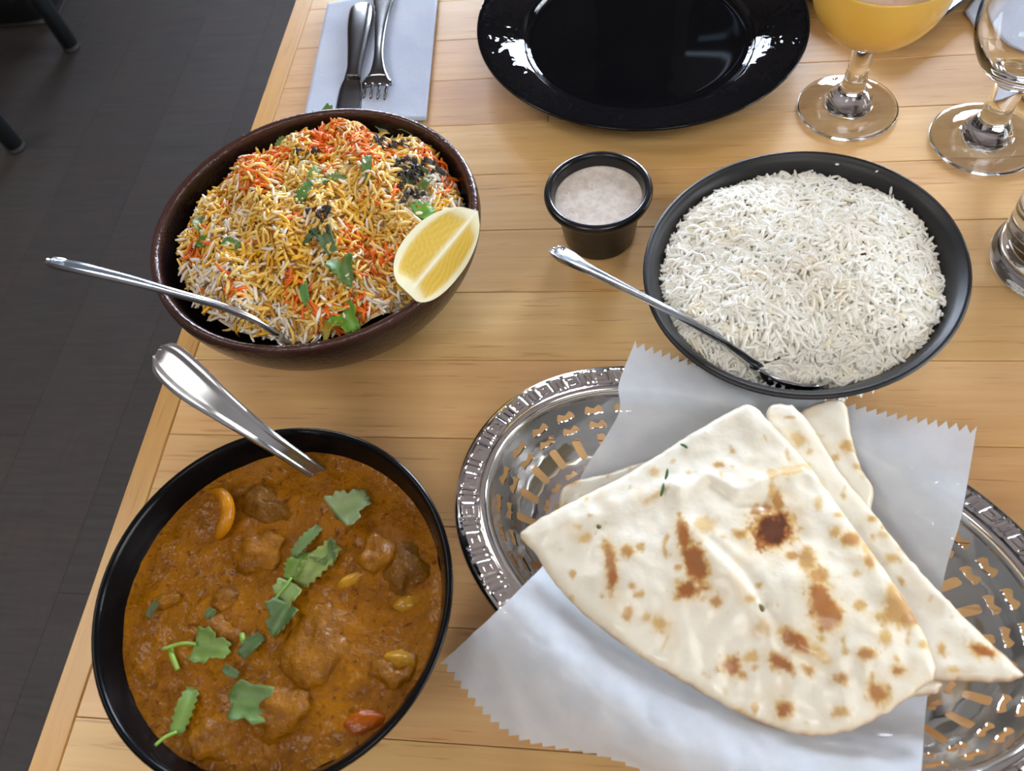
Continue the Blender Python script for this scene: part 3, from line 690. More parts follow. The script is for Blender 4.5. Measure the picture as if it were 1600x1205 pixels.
# ------------------------------------------------------------------ lemon wedge
def lemon():
    A, B = at(628, 463, .080), at(735, 336, .082); c = (A + B) / 2; ax = B - A; half = np.linalg.norm(ax) / 2; ax /= 2 * half
    view = np.array([0, 0, CAMH]) - c; view /= np.linalg.norm(view)
    up = view - ax * (view @ ax); up /= np.linalg.norm(up); side = np.cross(ax, up)   # side: to one flank of the wedge
    R_, roll = 0.0245, math.radians(10)
    up2 = up * math.cos(roll) + side * math.sin(roll); side2 = -up * math.sin(roll) + side * math.cos(roll)
    t = np.linspace(-1, 1, 29)
    rad = R_ * np.sqrt(np.clip(1 - np.abs(t) ** 2.2, 0, 1)) + 1e-5
    pith, flesh, core, peel = (np.array(lin(*q)) for q in ((240, 238, 206), (226, 192, 84), (244, 242, 218), (232, 196, 40)))
    half_ang = math.radians(50)
    tp = thing('lemon_wedge', 'cut lemon wedge resting against the inner wall of the brown bowl', 'lemon', c)
    def sec(ang): return -up2 * math.cos(ang) + side2 * math.sin(ang)
    for s in (-1, 1):
        V, C, F = [], [], []; NR_ = 14
        for i, ti in enumerate(t):
            for j in range(NR_):
                u = j / (NR_ - 1); p = ax * ti * half + sec(s * half_ang) * rad[i] * u + up2 * 0.010
                edge = u * 1.0; w_ = 1 / (1 + math.exp(-(edge - 0.81) * 40)); e2 = 1 / (1 + math.exp(-(abs(ti) - 0.76) * 30))
                w_ = max(w_, e2); wc = math.exp(-(u / 0.075) ** 2)
                seg = 0.92 + 0.08 * math.sin(u * 30 + ti * 24 + 2 * math.sin(ti * 9))
                p = p - sec(s * (half_ang - PI / 2)) * s * 0 + up2 * (-0.0012 * (1 - w_) * math.sin(PI * min(u, 1)))
                V.append(p); C.append(((flesh * seg) * (1 - w_) + pith * w_) * (1 - wc) + core * wc)
        for i in range(len(t) - 1):
            for j in range(NR_ - 1):
                q = (i * NR_ + j, i * NR_ + j + 1, (i + 1) * NR_ + j + 1, (i + 1) * NR_ + j); F.append(q if s < 0 else q[::-1])
        mk('cut_face', V, F, M['lemon'], tp, col=np.array(C))
    V, F = [], []; NA = 12
    for i, ti in enumerate(t):
        for j in range(NA + 1): V.append(ax * ti * half + sec(-half_ang + 2 * half_ang * j / NA) * rad[i] * (1.0 + 0.012 * math.sin(7 * ti + j)) + up2 * 0.010)
    for i in range(len(t) - 1):
        for j in range(NA): F.append((i * (NA + 1) + j, i * (NA + 1) + j + 1, (i + 1) * (NA + 1) + j + 1, (i + 1) * (NA + 1) + j))
    mk('peel', V, F, M['lemon'], tp, col=peel)
lemon()

# ------------------------------------------------------------------ cutlery
def ribbon(pts, wid, nrm, prof, K=11, n=60):
    """grid swept along pts; wid half widths; nrm face normals (per control point); prof(u, s) -> height"""
    P = smoothcurve(pts, n); w_ = np.maximum(smoothcurve(np.array(wid)[:, None], n)[:, 0], 2e-4)
    Nn = smoothcurve(nrm, n); T = np.gradient(P, axis=0); T /= np.linalg.norm(T, axis=1)[:, None]
    Nn = Nn - T * (Nn * T).sum(1)[:, None]; Nn /= np.linalg.norm(Nn, axis=1)[:, None]; B = np.cross(T, Nn)
    u = np.linspace(-1, 1, K); V = []
    for i in range(n):
        for x in u: V.append(P[i] + B[i] * x * w_[i] + Nn[i] * prof(x, i / (n - 1)))
    F = [(i * K + j, i * K + j + 1, (i + 1) * K + j + 1, (i + 1) * K + j) for i in range(n - 1) for j in range(K - 1)]
    return V, F
def spoon(label, hp, hw, hn, bp, bw, bn, mat, depth=0.006, thick=0.0028, ridge=0.0007):
    t = thing('serving_spoon', label, 'spoon')
    V, F = ribbon(hp, hw, hn, lambda u, s: ridge * math.exp(-((abs(u) - 0.80) / 0.16) ** 2), 15, 70)
    h = mk('handle', V, F, mat, t); solidify(h, thick)
    V, F = ribbon(bp, bw, bn, lambda u, s: -depth * (1 - u * u) * math.sin(PI * min(1, s * 1.05)) , 13, 40)
    b = mk('bowl', V, F, mat, t); solidify(b, 0.0014)
    for o_ in (h, b):
        md = o_.modifiers.new('round', 'BEVEL'); md.width = 0.0005; md.segments = 2; md.limit_method = 'ANGLE'
    return t
# curry spoon
hp = [at(248, 549, .108), at(262, 562, .106), at(300, 596, .099), at(352, 637, .089), at(420, 686, .073), at(468, 719, .056), at(500, 741, .043)]
d = hp[-1] - hp[-3]; d /= np.linalg.norm(d)
nv = [np.cross(np.cross(d, A3([.1, -.6, 1.0])), d)] * 7
bp = [hp[-1], hp[-1] + d * .010 + A3([0, 0, .001]), hp[-1] + d * .020 + A3([0, 0, .004]), hp[-1] + A3([.026, -.020, -.016]), hp[-1] + A3([.036, -.028, -.018]), hp[-1] + A3([.041, -.032, -.0175])]
spoon('steel serving spoon with a wide bordered handle standing in the brown curry', hp, [.0035, .0092, .0100, .0074, .0046, .0040, .0040], nv, bp, [.004, .006, .011, .014, .010, .001], [A3([0, 0, 1.0])] * 6, M['steel'], 0.004)
# rice spoon, seen almost edge on
hp = [at(868, 390, .082), at(876, 397, .0825), at(905, 414, .082), at(960, 442, .078), at(1015, 471, .073), at(1075, 502, .068), at(1130, 535, .062), at(1168, 563, .054), at(1182, 576, .049)]
nv = [A3([-.25, .72, .62])] * 9
bp = [hp[-1], at(1205, 587, .0455), at(1240, 592, .044), at(1275, 594, .044), at(1300, 596, .045)]
spoon('steel serving spoon lying in the white rice bowl, its handle pointing at the ramekin', hp, [.002, .0068, .0085, .0072, .005, .0042, .004, .0038, .004], nv, bp, [.004, .010, .015, .012, .001], [A3([-.25, .70, .64])] * 5, M['steel'], 0.006)
# biryani spoon
hp = [at(80, 407, .103), at(92, 413, .1035), at(130, 421, .1035), at(200, 438, .098), at(270, 458, .090), at(340, 478, .082), at(395, 500, .074), at(435, 524, .064)]
nv = [A3([-.2, .70, .70])] * 8
bp = [hp[-1], at(450, 527, .063), at(472, 527, .063), at(492, 522, .065), at(505, 520, .066)]
spoon('steel serving spoon stuck in the spiced rice, its handle reaching out over the floor', hp, [.002, .0065, .0085, .0075, .0055, .0044, .004, .004], nv, bp, [.004, .008, .010, .008, .001], [A3([-.1, .2, .9])] * 5, M['steel'], 0.006)

# ------------------------------------------------------------------ napkins with knife and fork
def napkin(label, corners, z=0.0016, nx=40, ny=40, seed=1):
    c = [np.append(at(*p, 0)[:2], 0) for p in corners]
    V, F = [], []
    for i in range(nx + 1):
        for j in range(ny + 1):
            s, t = i / nx, j / ny
            p = (c[0] * (1 - s) + c[1] * s) * (1 - t) + (c[3] * (1 - s) + c[2] * s) * t
            V.append((p[0], p[1], z + 0.0005 * fbm(p, 30, seed) + 0.0003 * math.exp(-((s - 0.5) / 0.03) ** 2)))
    F = [(i * (ny + 1) + j, (i + 1) * (ny + 1) + j, (i + 1) * (ny + 1) + j + 1, i * (ny + 1) + j + 1) for i in range(nx) for j in range(ny)]
    o = mk('napkin', V, F, M['napkin']); solidify(o, 0.0016, -1.0)
    return tag(o, label, 'napkin')
napkin('folded white paper napkin beneath the knife and fork', [(514, 10), (687, -22), (667, 192), (476, 195)], 0.0022)
napkin('white napkin corner behind the water goblet', [(1505, 24), (1620, -120), (1830, 40), (1606, 172)], 0.0022, seed=4)
kn = thing('table_knife', 'steel table knife lying on the white napkin with its blade pointing to the brown bowl', 'knife')
P = [at(566, 6, .006), at(565, 14, .007), at(562, 40, .008), at(558, 75, .008), at(554, 105, .0075), at(551, 122, .0068)]
def ovalsweep(P, wx, wz, seg=12, n=40):
    Q = smoothcurve(P, n); a = smoothcurve(A3(wx)[:, None], n)[:, 0]; b = smoothcurve(A3(wz)[:, None], n)[:, 0]
    T = np.gradient(Q, axis=0); T /= np.linalg.norm(T, axis=1)[:, None]; B = np.cross(T, A3([0, 0, 1.0])); B /= np.linalg.norm(B, axis=1)[:, None]; U = np.cross(B, T)
    V = [Q[i] + B[i] * a[i] * math.cos(2 * PI * j / seg) + U[i] * b[i] * math.copysign(abs(math.sin(2 * PI * j / seg)) ** 0.7, math.sin(2 * PI * j / seg)) for i in range(n) for j in range(seg)]
    F = [(i * seg + j, i * seg + (j + 1) % seg, (i + 1) * seg + (j + 1) % seg, (i + 1) * seg + j) for i in range(n - 1) for j in range(seg)]
    return V, F + [tuple(range(seg))[::-1], tuple((n - 1) * seg + j for j in range(seg))]
mk('handle', *ovalsweep(P, [.004, .0105, .0110, .0085, .0066, .0072], [.002, .0042, .0045, .004, .0035, .003]), M['steel_dark'], kn)
P = [at(551, 122, .0055), at(549, 135, .0045), at(546, 155, .004), at(542, 190, .004), at(538, 225, .004), at(536, 240, .004)]
mk('blade', *ovalsweep(P, [.0072, .0095, .0105, .0108, .009, .002], [.0018, .0012, .001, .0009, .0008, .0006]), M['steel_dark'], kn)
fk = thing('table_fork', 'steel table fork lying tines down beside the knife on the napkin', 'fork')
P = [at(606, -60, .006), at(603, -30, .007), at(600, 0, .0075), at(597, 25, .008), at(594, 55, .009), at(592, 85, .0105), at(591, 110, .010), at(590, 122, .0085)]
V, F = ribbon(P, [.009, .0105, .0092, .0062, .0042, .0036, .0060, .0095], [A3([0, 0, 1.0])] * 8, lambda u, s: 0.0012 * (1 - u * u), 9, 50)
solidify(mk('handle', V, F, M['steel_dark'], fk), 0.0018)
P = [at(590, 120, .0088), at(589, 128, .0080), at(589, 136, .0068)]
V, F = ribbon(P, [.0092, .0118, .0122], [A3([0, 0, 1.0])] * 3, lambda u, s: 0.002 * (1 - u * u), 9, 12)
solidify(mk('head', V, F, M['steel_dark'], fk), 0.0016)
for k, u in enumerate((-.78, -.26, .26, .78)):
    a = at(589, 134, .0075) + A3([u * .0118, -.002 * u, 0.0018 * (1 - u * u)]); b = at(586, 153, .0022) + A3([u * .0115, -.002 * u - .004, 0.001])
    mk('tine', *tube(smoothcurve([a, (a + b) / 2 + A3([0, 0, .001]), b], 8), [.0016, .0016, .0015, .0015, .0014, .0013, .0011, .0006], 6), M['steel_dark'], fk)

# ------------------------------------------------------------------ black square plate with ridged rim, behind the goblets
sq = thing('square_plate', 'black square plate with a ridged rim behind the orange drink', 'plate', (*at(1402, 78, .003)[:2], 0))
e1 = at(1520, 2, .008) - at(1425, 72, .008); e2 = at(1264, 8, .008) - at(1382, 73, .008)
a1, a2 = math.atan2(e1[1], e1[0]), math.atan2(e2[1], e2[0]); L1 = 0.17
u1, u2 = A3([math.cos(a1), math.sin(a1)]), A3([math.cos(a2), math.sin(a2)])
def sqring(inset, z, r=0.02, k=6):
    o_ = (u1 + u2) * (inset - 0.006); s = L1 - 2 * inset; r = max(r - inset * .6, .004); V = []
    cs = [o_, o_ + u1 * s, o_ + u1 * s + u2 * s, o_ + u2 * s]; ds = [(u2, u1), (-u1, u2), (-u2, -u1), (u1, -u2)]
    for c, (p, q) in zip(cs, ds):
        A, C_ = c + p * r, c + q * r
        for i in range(k + 1):
            t = i / k; V.append((*((1 - t) ** 2 * A + 2 * t * (1 - t) * c + t * t * C_), z))
    return V
rings = [(0.03, 0.0), (0.012, 0.002), (0.0, 0.011), (0.0005, 0.0125), (0.003, 0.012), (0.005, 0.010), (0.008, 0.0105), (0.010, 0.0085), (0.013, 0.009), (0.016, 0.0065), (0.024, 0.005), (0.03, 0.0048)]
V = [v for i, z in rings for v in sqring(i, z)]; n = 28
F = [(i * n + j, i * n + (j + 1) % n, (i + 1) * n + (j + 1) % n, (i + 1) * n + j) for i in range(len(rings) - 1) for j in range(n)]
mk('dish', V, F + [tuple(range(n))[::-1], tuple((len(rings) - 1) * n + j for j in range(n))], M['black_plastic'], sq)

# ------------------------------------------------------------------ glasses
def wall_face(O, z0):
    return [(0.0, z0)] + [(r + 0.0002, z) for r, z in O if z > z0 + 0.001]
def goblet(name, label, c, outer, inner, liquid=None, lmat=None, lname=None, llabel=None, lcat=None, foot_r=1.0):
    O = smoothcurve(outer, 70); I = smoothcurve(inner, 40)
    O[0] = (0, O[0][1]); I[-1] = (0, I[-1][1]); prof = [tuple(p) for p in O] + [tuple(p) for p in I]
    o = mk(name, *lathe(prof, 72), M['glass'], loc=(*c, 0)); tag(o, label, 'glass')
    if liquid:
        zl = liquid; pr = [(max(r + 0.00012, 0), z) for r, z in (I[::-1] if lmat != M['lassi'] else wall_face(O, I[-1][1] - 0.0022)) if z < zl]
        pr[0] = (0.0, pr[0][1] - 0.0001); rt = pr[-1][0]
        pr += [(rt + 0.0001, zl), (rt - 0.0015, zl - 0.0006), (rt * 0.5, zl - 0.0008), (0.0, zl - 0.0008)]
        q = mk(lname, *lathe(pr, 72), lmat, loc=(*c, 0)); tag(q, llabel, lcat)
        if lmat == M['lassi']:
            q.data.materials.append(M['lassi_top'])
            for f in q.data.polygons:
                if f.normal.z > 0.8: f.material_index = 1
    return o
LG = (0.1588, 0.4847)
goblet('goblet', 'round-bowled stemmed glass holding the orange drink', LG,
       [(0, 0.001), (0.02, 0.0012), (0.032, 0.0003), (0.0347, 0.0014), (0.0340, 0.0028), (0.024, 0.0044), (0.0165, 0.0075), (0.0150, 0.012), (0.0115, 0.0165), (0.0088, 0.0195), (0.0080, 0.026), (0.0072, 0.038), (0.0080, 0.052), (0.0105, 0.058), (0.019, 0.0622), (0.031, 0.0715), (0.0398, 0.086), (0.0425, 0.102), (0.0405, 0.120), (0.0365, 0.140), (0.0355, 0.146)],
       [(0.0345, 0.146), (0.0354, 0.140), (0.0393, 0.119), (0.0412, 0.102), (0.0385, 0.087), (0.030, 0.0740), (0.018, 0.0655), (0, 0.0635)],
       0.111, M['lassi'], 'mango_drink', 'thick orange mango drink in the round stemmed glass', 'drink')
WG = (0.2442, 0.4477)
goblet('goblet', 'clear stemmed glass goblet standing right of the orange drink', WG,
       [(0, 0.001), (0.02, 0.0012), (0.0325, 0.0003), (0.0353, 0.0014), (0.0345, 0.0028), (0.024, 0.0044), (0.0165, 0.0075), (0.0148, 0.012), (0.0118, 0.0165), (0.0095, 0.021), (0.0088, 0.028), (0.0088, 0.036), (0.0105, 0.0485), (0.016, 0.0545), (0.0255, 0.0635), (0.0335, 0.079), (0.0365, 0.096), (0.0365, 0.114), (0.0345, 0.140), (0.033, 0.150)],
       [(0.032, 0.150), (0.0335, 0.139), (0.0352, 0.114), (0.0350, 0.096), (0.0318, 0.0805), (0.0235, 0.0665), (0.013, 0.0600), (0, 0.0585)])
TG = (0.2605, 0.338)
goblet('tumbler', 'thick-bottomed clear glass tumbler standing right of the white rice bowl', TG,
       [(0, 0.0015), (0.028, 0.0015), (0.0325, 0.0003), (0.0358, 0.003), (0.0365, 0.008), (0.0352, 0.0125), (0.0338, 0.0155), (0.0340, 0.022), (0.0352, 0.05), (0.037, 0.1), (0.038, 0.12)],
       [(0.0367, 0.12), (0.0357, 0.1), (0.0338, 0.05), (0.0322, 0.026), (0.029, 0.0205), (0.018, 0.0185), (0, 0.018)],
       0.085, M['water'], 'drinking_water', 'clear water in the thick-bottomed tumbler', 'water')

# ------------------------------------------------------------------ curry
CZ_ = 0.0455
curry_bumps = [(395, 850, 40, 32, .006), (415, 790, 45, 30, .005), (600, 870, 50, 48, .005), (500, 1005, 46, 66, .006), (420, 1110, 50, 42, .006), (330, 955, 48, 24, .004), (250, 945, 26, 18, .004), (310, 1035, 40, 30, .004), (600, 1050, 45, 30, .004), (520, 790, 48, 34, .0035), (560, 1140, 40, 22, .003), (330, 1150, 40, 30, .003), (250, 1040, 30, 30, .003)]
cb_w = [(*at(x, y, CZ_)[:2], rx / 2700, ry / 2700, h) for x, y, rx, ry, h in curry_bumps]
def curry_z(x, y):
    z = CZ_ + 0.0011 * fbm((x, y, 0), 42, 5, 3) + 0.0007 * fbm((x, y, 0), 150, 8, 2)
    for bx, by, rx, ry, h in cb_w: z += h * math.exp(-((x - bx) / rx) ** 2 - ((y - by) / ry) ** 2) * (0.8 + 0.3 * nz((x, y, 0), 160, 2))
    return z
V, F = [], []; nr, ns = 72, 180
rc = math.radians(145.3)
for i in range(nr + 1):
    for j in range(ns):
        t = i / nr; a = 2 * PI * j / ns; rr_ = t * (0.0808 + 0.0006 * math.sin(9 * a) + 0.0005 * math.sin(23 * a))
        x, y = rr_ * 1.015 * math.cos(a), rr_ * 0.988 * math.sin(a); x, y = x * math.cos(rc) - y * math.sin(rc), x * math.sin(rc) + y * math.cos(rc)
        z = curry_z(CB[0] + x, CB[1] + y); k = max(0, (t - 0.93) / 0.07); z = z * (1 - k) + (CZ_ + 0.0012) * k
        V.append((x, y, z))
for i in range(nr):
    for j in range(ns): F.append((i * ns + j, i * ns + (j + 1) % ns, (i + 1) * ns + (j + 1) % ns, (i + 1) * ns + j))
tag(mk('curry_gravy', V, F, M['gravy'], loc=(*CB, 0)), 'thick orange-brown curry gravy filling the black bowl', 'curry', kind='stuff')
def lump(name, label, px, py, rx, ry, ang, hz, mat, z0=0.0, rough=0.22, seed=0, group=None, cat='meat', fs=90):
    c = at(px, py, CZ_ + 0.004); c[2] = curry_z(c[0], c[1]) - hz * 0.62 + z0
    bm = bmesh.new(); bmesh.ops.create_icosphere(bm, subdivisions=4, radius=1)
    V = np.array([v.co[:] for v in bm.verts]); F = [tuple(v.index for v in f.verts) for f in bm.faces]; bm.free()
    k = np.array([1 + rough * fbm(v * 0.5, 2.4, seed * 3.1, 5) * 1.6 for v in V])
    V = V * k[:, None] * A3([rx / 2650, ry / 2650, hz])
    o = mk(name, V, F, M[mat], loc=c); o.rotation_euler = (0, 0, ang); return tag(o, label, cat, group)
G_ = 'meat pieces in the curry'
for k, a in enumerate([
    ('rounded gravy-coated meat lump near the upper left of the curry', 398, 858, 40, 34, .3, .010, 'meat'),
    ('dark rough meat piece beside the curved bone in the curry', 412, 788, 42, 26, -.3, .011, 'meat_dark'),
    ('craggy meat chunk on the right side of the curry', 628, 885, 34, 40, .2, .010, 'meat_dark'),
    ('pointed gravy-coated meat piece just left of the craggy chunk', 588, 866, 30, 30, .8, .010, 'meat'),
    ('large smooth meat piece low in the middle of the curry', 498, 1005, 42, 62, -.15, .009, 'meat'),
    ('plump meat piece beside the square cilantro leaf near the lower rim', 425, 1112, 50, 36, .2, .013, 'meat'),
    ('small half-sunken meat piece at the left of the curry', 345, 935, 30, 18, .2, .008, 'meat'),
    ('bumpy meat piece below the stemmed cilantro sprig', 335, 985, 36, 30, .5, .009, 'meat'),
    ('little meat piece near the left wall of the curry bowl', 255, 938, 22, 14, .6, .007, 'meat'),
    ('meat piece under the gravy by the lower left wall', 325, 1155, 34, 24, .4, .008, 'meat'),
    ('meat piece at the lower right of the curry beside the yellow vegetable', 608, 1050, 32, 26, .1, .009, 'meat')]):
    lump('meat_piece', a[0], *a[1:7], a[7], seed=k + 1, group=G_)
lump('vegetable_piece', 'pale yellow vegetable chunk at the lower right of the curry', 620, 1030, 24, 13, -.2, .008, 'ginger', rough=.1, seed=31, cat='vegetable')
lump('vegetable_piece', 'flat green-yellow vegetable slice against the right wall of the curry', 632, 938, 24, 12, .35, .005, 'ginger', rough=.06, seed=33, cat='vegetable')
lump('vegetable_piece', 'yellow slice poking out left of the craggy meat chunk', 545, 905, 22, 9, .6, .007, 'ginger', rough=.1, seed=35, cat='vegetable')
lump('tomato_piece', 'reddish tomato piece in the gravy near the lower right rim', 565, 1128, 32, 18, .3, .006, 'tomato', rough=.12, seed=37, cat='vegetable')
def sp(px, py, lift=0.001):
    p = at(px, py, CZ_ + 0.003); z = curry_z(p[0], p[1]); p = at(px, py, z); p[2] += lift; return p
bp_ = [at(330, 768, .049), at(345, 771, .053), at(354, 785, .0545), at(356, 805, .053), at(349, 826, .050), at(340, 840, .047)]
V, F = tube(smoothcurve(bp_, 24), smoothcurve(A3([.0012, .0030, .0036, .0036, .0034, .002])[:, None], 24)[:, 0], 10)
tag(mk('bone', V, F, M['bone']), 'curved yellow bone sticking out of the curry', 'bone')
GC = 'cilantro leaves on the curry'
for k, (x, y, x1, y1, sh, L, W, g, tl, st, lab) in enumerate([
    (555, 792, 575, 776, 'fan', .021, .018, (104, 150, 96), (.05, .1), None, 'single lobed cilantro leaf near the upper right of the curry'),
    (482, 848, 497, 830, 'strip', .019, .006, (84, 134, 72), (.2, .1), None, 'slender leaf at the upper end of the cilantro cluster in the curry middle'),
    (498, 886, 522, 862, 'strip', .026, .011, (106, 154, 72), (.25, -.1), None, 'largest pale leaf of the cilantro cluster in the curry middle'),
    (515, 872, 522, 884, 'fan', .012, .012, (72, 118, 58), (.1, .1), None, 'dark leaf tip on the right of the cilantro cluster'),
    (468, 888, 474, 872, 'strip', .015, .011, (84, 140, 46), (-.2, .1), [(.004, .001, .001), (.012, .004, .001)], 'folded cilantro leaf on the left of the cluster'),
    (452, 938, 445, 950, 'fan', .015, .014, (110, 164, 92), (.2, .2), None, 'pale lobed leaf at the lower end of the cilantro cluster'),
    (440, 972, 432, 985, 'fan', .017, .014, (66, 112, 58), (.1, .1), None, 'dark cilantro leaf just below the cluster'),
    (338, 1014, 362, 1018, 'fan', .019, .014, (88, 142, 58), (.15, .1), [(.006, -.001, .001), (.014, -.005, .0015)], 'stemmed cilantro leaf at the left of the curry'),
    (396, 1012, 408, 1000, 'strip', .013, .007, (58, 104, 50), (.1, 0), None, 'small dark cilantro piece right of the stemmed leaf'),
    (364, 1052, 372, 1056, 'strip', .009, .004, (70, 116, 70), (.1, 0), None, 'tiny cilantro scrap below the stemmed leaf'),
    (397, 1100, 425, 1102, 'rough', .020, .017, (76, 128, 62), (.1, .15), None, 'squarish cilantro leaf lying on the plump meat piece'),
    (294, 1112, 300, 1092, 'strip', .021, .008, (82, 130, 44), (.3, .1), [(.002, .004, .001), (.006, .007, .001)], 'cilantro sprig near the lower left wall of the curry bowl'),
    (244, 955, 250, 945, 'strip', .009, .004, (60, 84, 40), (.1, 0), None, 'dark herb scrap on the left side of the curry'),
    (333, 962, 338, 955, 'rough', .005, .005, (60, 96, 44), (.1, 0), None, 'tiny green scrap above the stemmed cilantro leaf')]):
    place_leaf('cilantro_leaf', lab, sp(x, y, .0035), img_az(x, y, x1, y1, CZ_), sh, L, W, 0.5, tl, k * 1.7 + 2, g, stem=st, group=GC)
for lab, a, b in (('short pale green cilantro stem beside the stemmed leaf at the left of the curry', (270, 1014), (281, 1048)), ('short cilantro stem standing left of the cilantro cluster', (382, 993), (386, 1012))):
    p, q = sp(*a, .003), sp(*b, .002)
    tag(mk('cilantro_sprig', *tube([p, (p + q) / 2 + A3([0, 0, .001]), q], [.0013, .0014, .0012], 8), M['leaf'], col=A3(lin(132, 164, 66))), lab, 'herb')

# ------------------------------------------------------------------ pierced steel bread basket
BKC = (0.0566, 0.129); BA, BBx, BROT = 0.1525, 0.0945, math.radians(156.26); NSEC = 40; NRIM = 46
basket = thing('bread_basket', 'oval pierced stainless steel bread basket with an embossed rim', 'basket', (*BKC, 0), BROT)
ths = np.linspace(0, 2 * PI, 4001); ex_, ey_ = (BA - .03) * np.cos(ths), (BBx - .03) * np.sin(ths)
arc = np.concatenate([[0], np.cumsum(np.hypot(np.diff(ex_), np.diff(ey_)))]); arc /= arc[-1]
def theta_of(u): return np.interp(np.mod(u, 1.0), arc, ths) 
bprof = A3([(-0.0006, 0.0405), (0.0, 0.0425), (0.0015, 0.0436), (0.004, 0.0438), (0.012, 0.0440), (0.0142, 0.0450), (0.0158, 0.0449), (0.0172, 0.0436), (0.0190, 0.0395), (0.0220, 0.0325), (0.026, 0.0245), (0.031, 0.0170), (0.038, 0.0105), (0.045, 0.0072), (0.055, 0.0052), (0.085, 0.0045)])
def bpt(u, d):
    th = theta_of(u); z = np.interp(d, bprof[:, 0], bprof[:, 1])
    k = 1 - 0.016 * math.cos(4 * th)
    return A3([(BA - d) * k * math.cos(th), max(BBx - d, 0.0) * k * math.sin(th), z])
def emboss(u, v):
    """relief of the rim band: u 0..1 within a sector, v 0..1 across"""
    def bx(u0, u1, v0, v1, s=0.035):
        du = min(u - u0, u1 - u) / s; dv = min(v - v0, v1 - v) / (s * 1.2); return max(0, min(1, du)) * max(0, min(1, dv))
    pad = bx(.06, .56, .12, .88, .07); gro = max(bx(.2, .5, .30, .37), bx(.2, .5, .63, .70), bx(.28, .5, .47, .53), bx(.2, .26, .3, .7))
    bars = max(bx(.66, .74, .1, .9), bx(.84, .92, .1, .9), bx(.62, .78, .1, .26), bx(.62, .78, .74, .9), bx(.80, .96, .1, .26), bx(.80, .96, .74, .9))
    return 0.0008 * pad - 0.0007 * gro * pad + 0.0007 * bars
ds = [-.0006, -.0002, .0003, .001] + list(np.linspace(.0016, .0132, 16)) + [.0142, .0150, .0158, .0165, .0172, .0180, .0188]
nu = NRIM * 22; V = []
for d in ds:
    for j in range(nu):
        u = j / nu; p = bpt(u, d)
        if .0014 < d < .0134: p[2] += emboss((u * NRIM) % 1.0, (d - .0014) / .012)
        V.append(p)
F = [(i * nu + j, i * nu + (j + 1) % nu, (i + 1) * nu + (j + 1) % nu, (i + 1) * nu + j) for i in range(len(ds) - 1) for j in range(nu)]
solidify(mk('rim', V, F, M['chrome'], basket), 0.0008, -1)
def hole_shape(kind, k):
    a = 2 * PI * k
    if kind == 'slot': # rounded rectangle elongated in d
        x, y = math.cos(a), math.sin(a); s = 1 / max(abs(x) ** 6 + abs(y) ** 6, 1e-9) ** (1 / 6); return 0.165 * x * s, 0.43 * y * s
    x, y = math.cos(a), math.sin(a); pin = 1 - 0.34 * math.exp(-(x / 0.36) ** 2)       # peanut elongated along u
    return 0.33 * x * (abs(x) ** -0.25 if abs(x) > 1e-6 else 1) * 0.95, 0.30 * math.copysign(abs(y) ** 0.6, y) * pin + 0.07 * math.cos(2 * x * PI)
cells = [(.0188, .0197, None), (.0197, .0242, 'nut'), (.0242, .0290, 'nut'), (.0290, .0402, 'slot'), (.0402, .0418, None), (.0418, .0472, 'nut'), (.0472, .0526, 'nut'), (.0526, .0580, None)]
V, F, idx = [], [], {}
def vid(u, d):
    key = (round(u * 1e6) % 1000000, round(d * 1e7))
    if key not in idx: idx[key] = len(V); V.append(bpt(u, d))
    return idx[key]
KK = 6
for s in range(NSEC):
    u0, u1 = s / NSEC, (s + 1) / NSEC
    for d0, d1, kind in cells:
        bd = [(u0 + (u1 - u0) * i / KK, d0) for i in range(KK)] + [(u1, d0 + (d1 - d0) * i / KK) for i in range(KK)] + [(u1 - (u1 - u0) * i / KK, d1) for i in range(KK)] + [(u0, d1 - (d1 - d0) * i / KK) for i in range(KK)]
        if kind is None:
            for i in range(KK): F.append((vid(u0 + (u1 - u0) * i / KK, d0), vid(u0 + (u1 - u0) * (i + 1) / KK, d0), vid(u0 + (u1 - u0) * (i + 1) / KK, d1), vid(u0 + (u1 - u0) * i / KK, d1)))
            continue
        hv = []
        for i in range(4 * KK):
            hx, hy = hole_shape(kind, (i / (4 * KK) - 0.375) % 1.0)
            if kind == 'nut' and (d0 > .0278 - 1e-6 and d0 < .03 or d0 > .052): hy = -hy if False else hy
            uu, dd = u0 + (u1 - u0) * (0.5 + hx), d0 + (d1 - d0) * (0.5 + hy)
            hv.append(len(V)); V.append(bpt(uu, dd))
        ob = [vid(*b) for b in bd]
        for i in range(4 * KK): j = (i + 1) % (4 * KK); F.append((ob[i], ob[j], hv[j], hv[i]))
solidify(mk('wall', V, F, M['chrome'], basket), 0.0008, -1, 42)
bd_ = [.058, .066, .074, .082]
V = [bpt(j / 96, d) for d in bd_ for j in range(96)] ; F = [(i * 96 + j, i * 96 + (j + 1) % 96, (i + 1) * 96 + (j + 1) % 96, (i + 1) * 96 + j) for i in range(3) for j in range(96)] + [tuple(3 * 96 + j for j in range(96))]
solidify(mk('base', V, F, M['chrome'], basket), 0.0008, -1)
V = [A3([*bpt(j / 96, d)[:2], z]) for d, z in ((.0535, .0048), (.0530, .0003), (.0555, .0003), (.0565, .0044)) for j in range(96)]
F = [(i * 96 + j, i * 96 + (j + 1) % 96, (i + 1) * 96 + (j + 1) % 96, (i + 1) * 96 + j) for i in range(3) for j in range(96)]
mk('foot_ring', V, F, M['chrome'], basket)

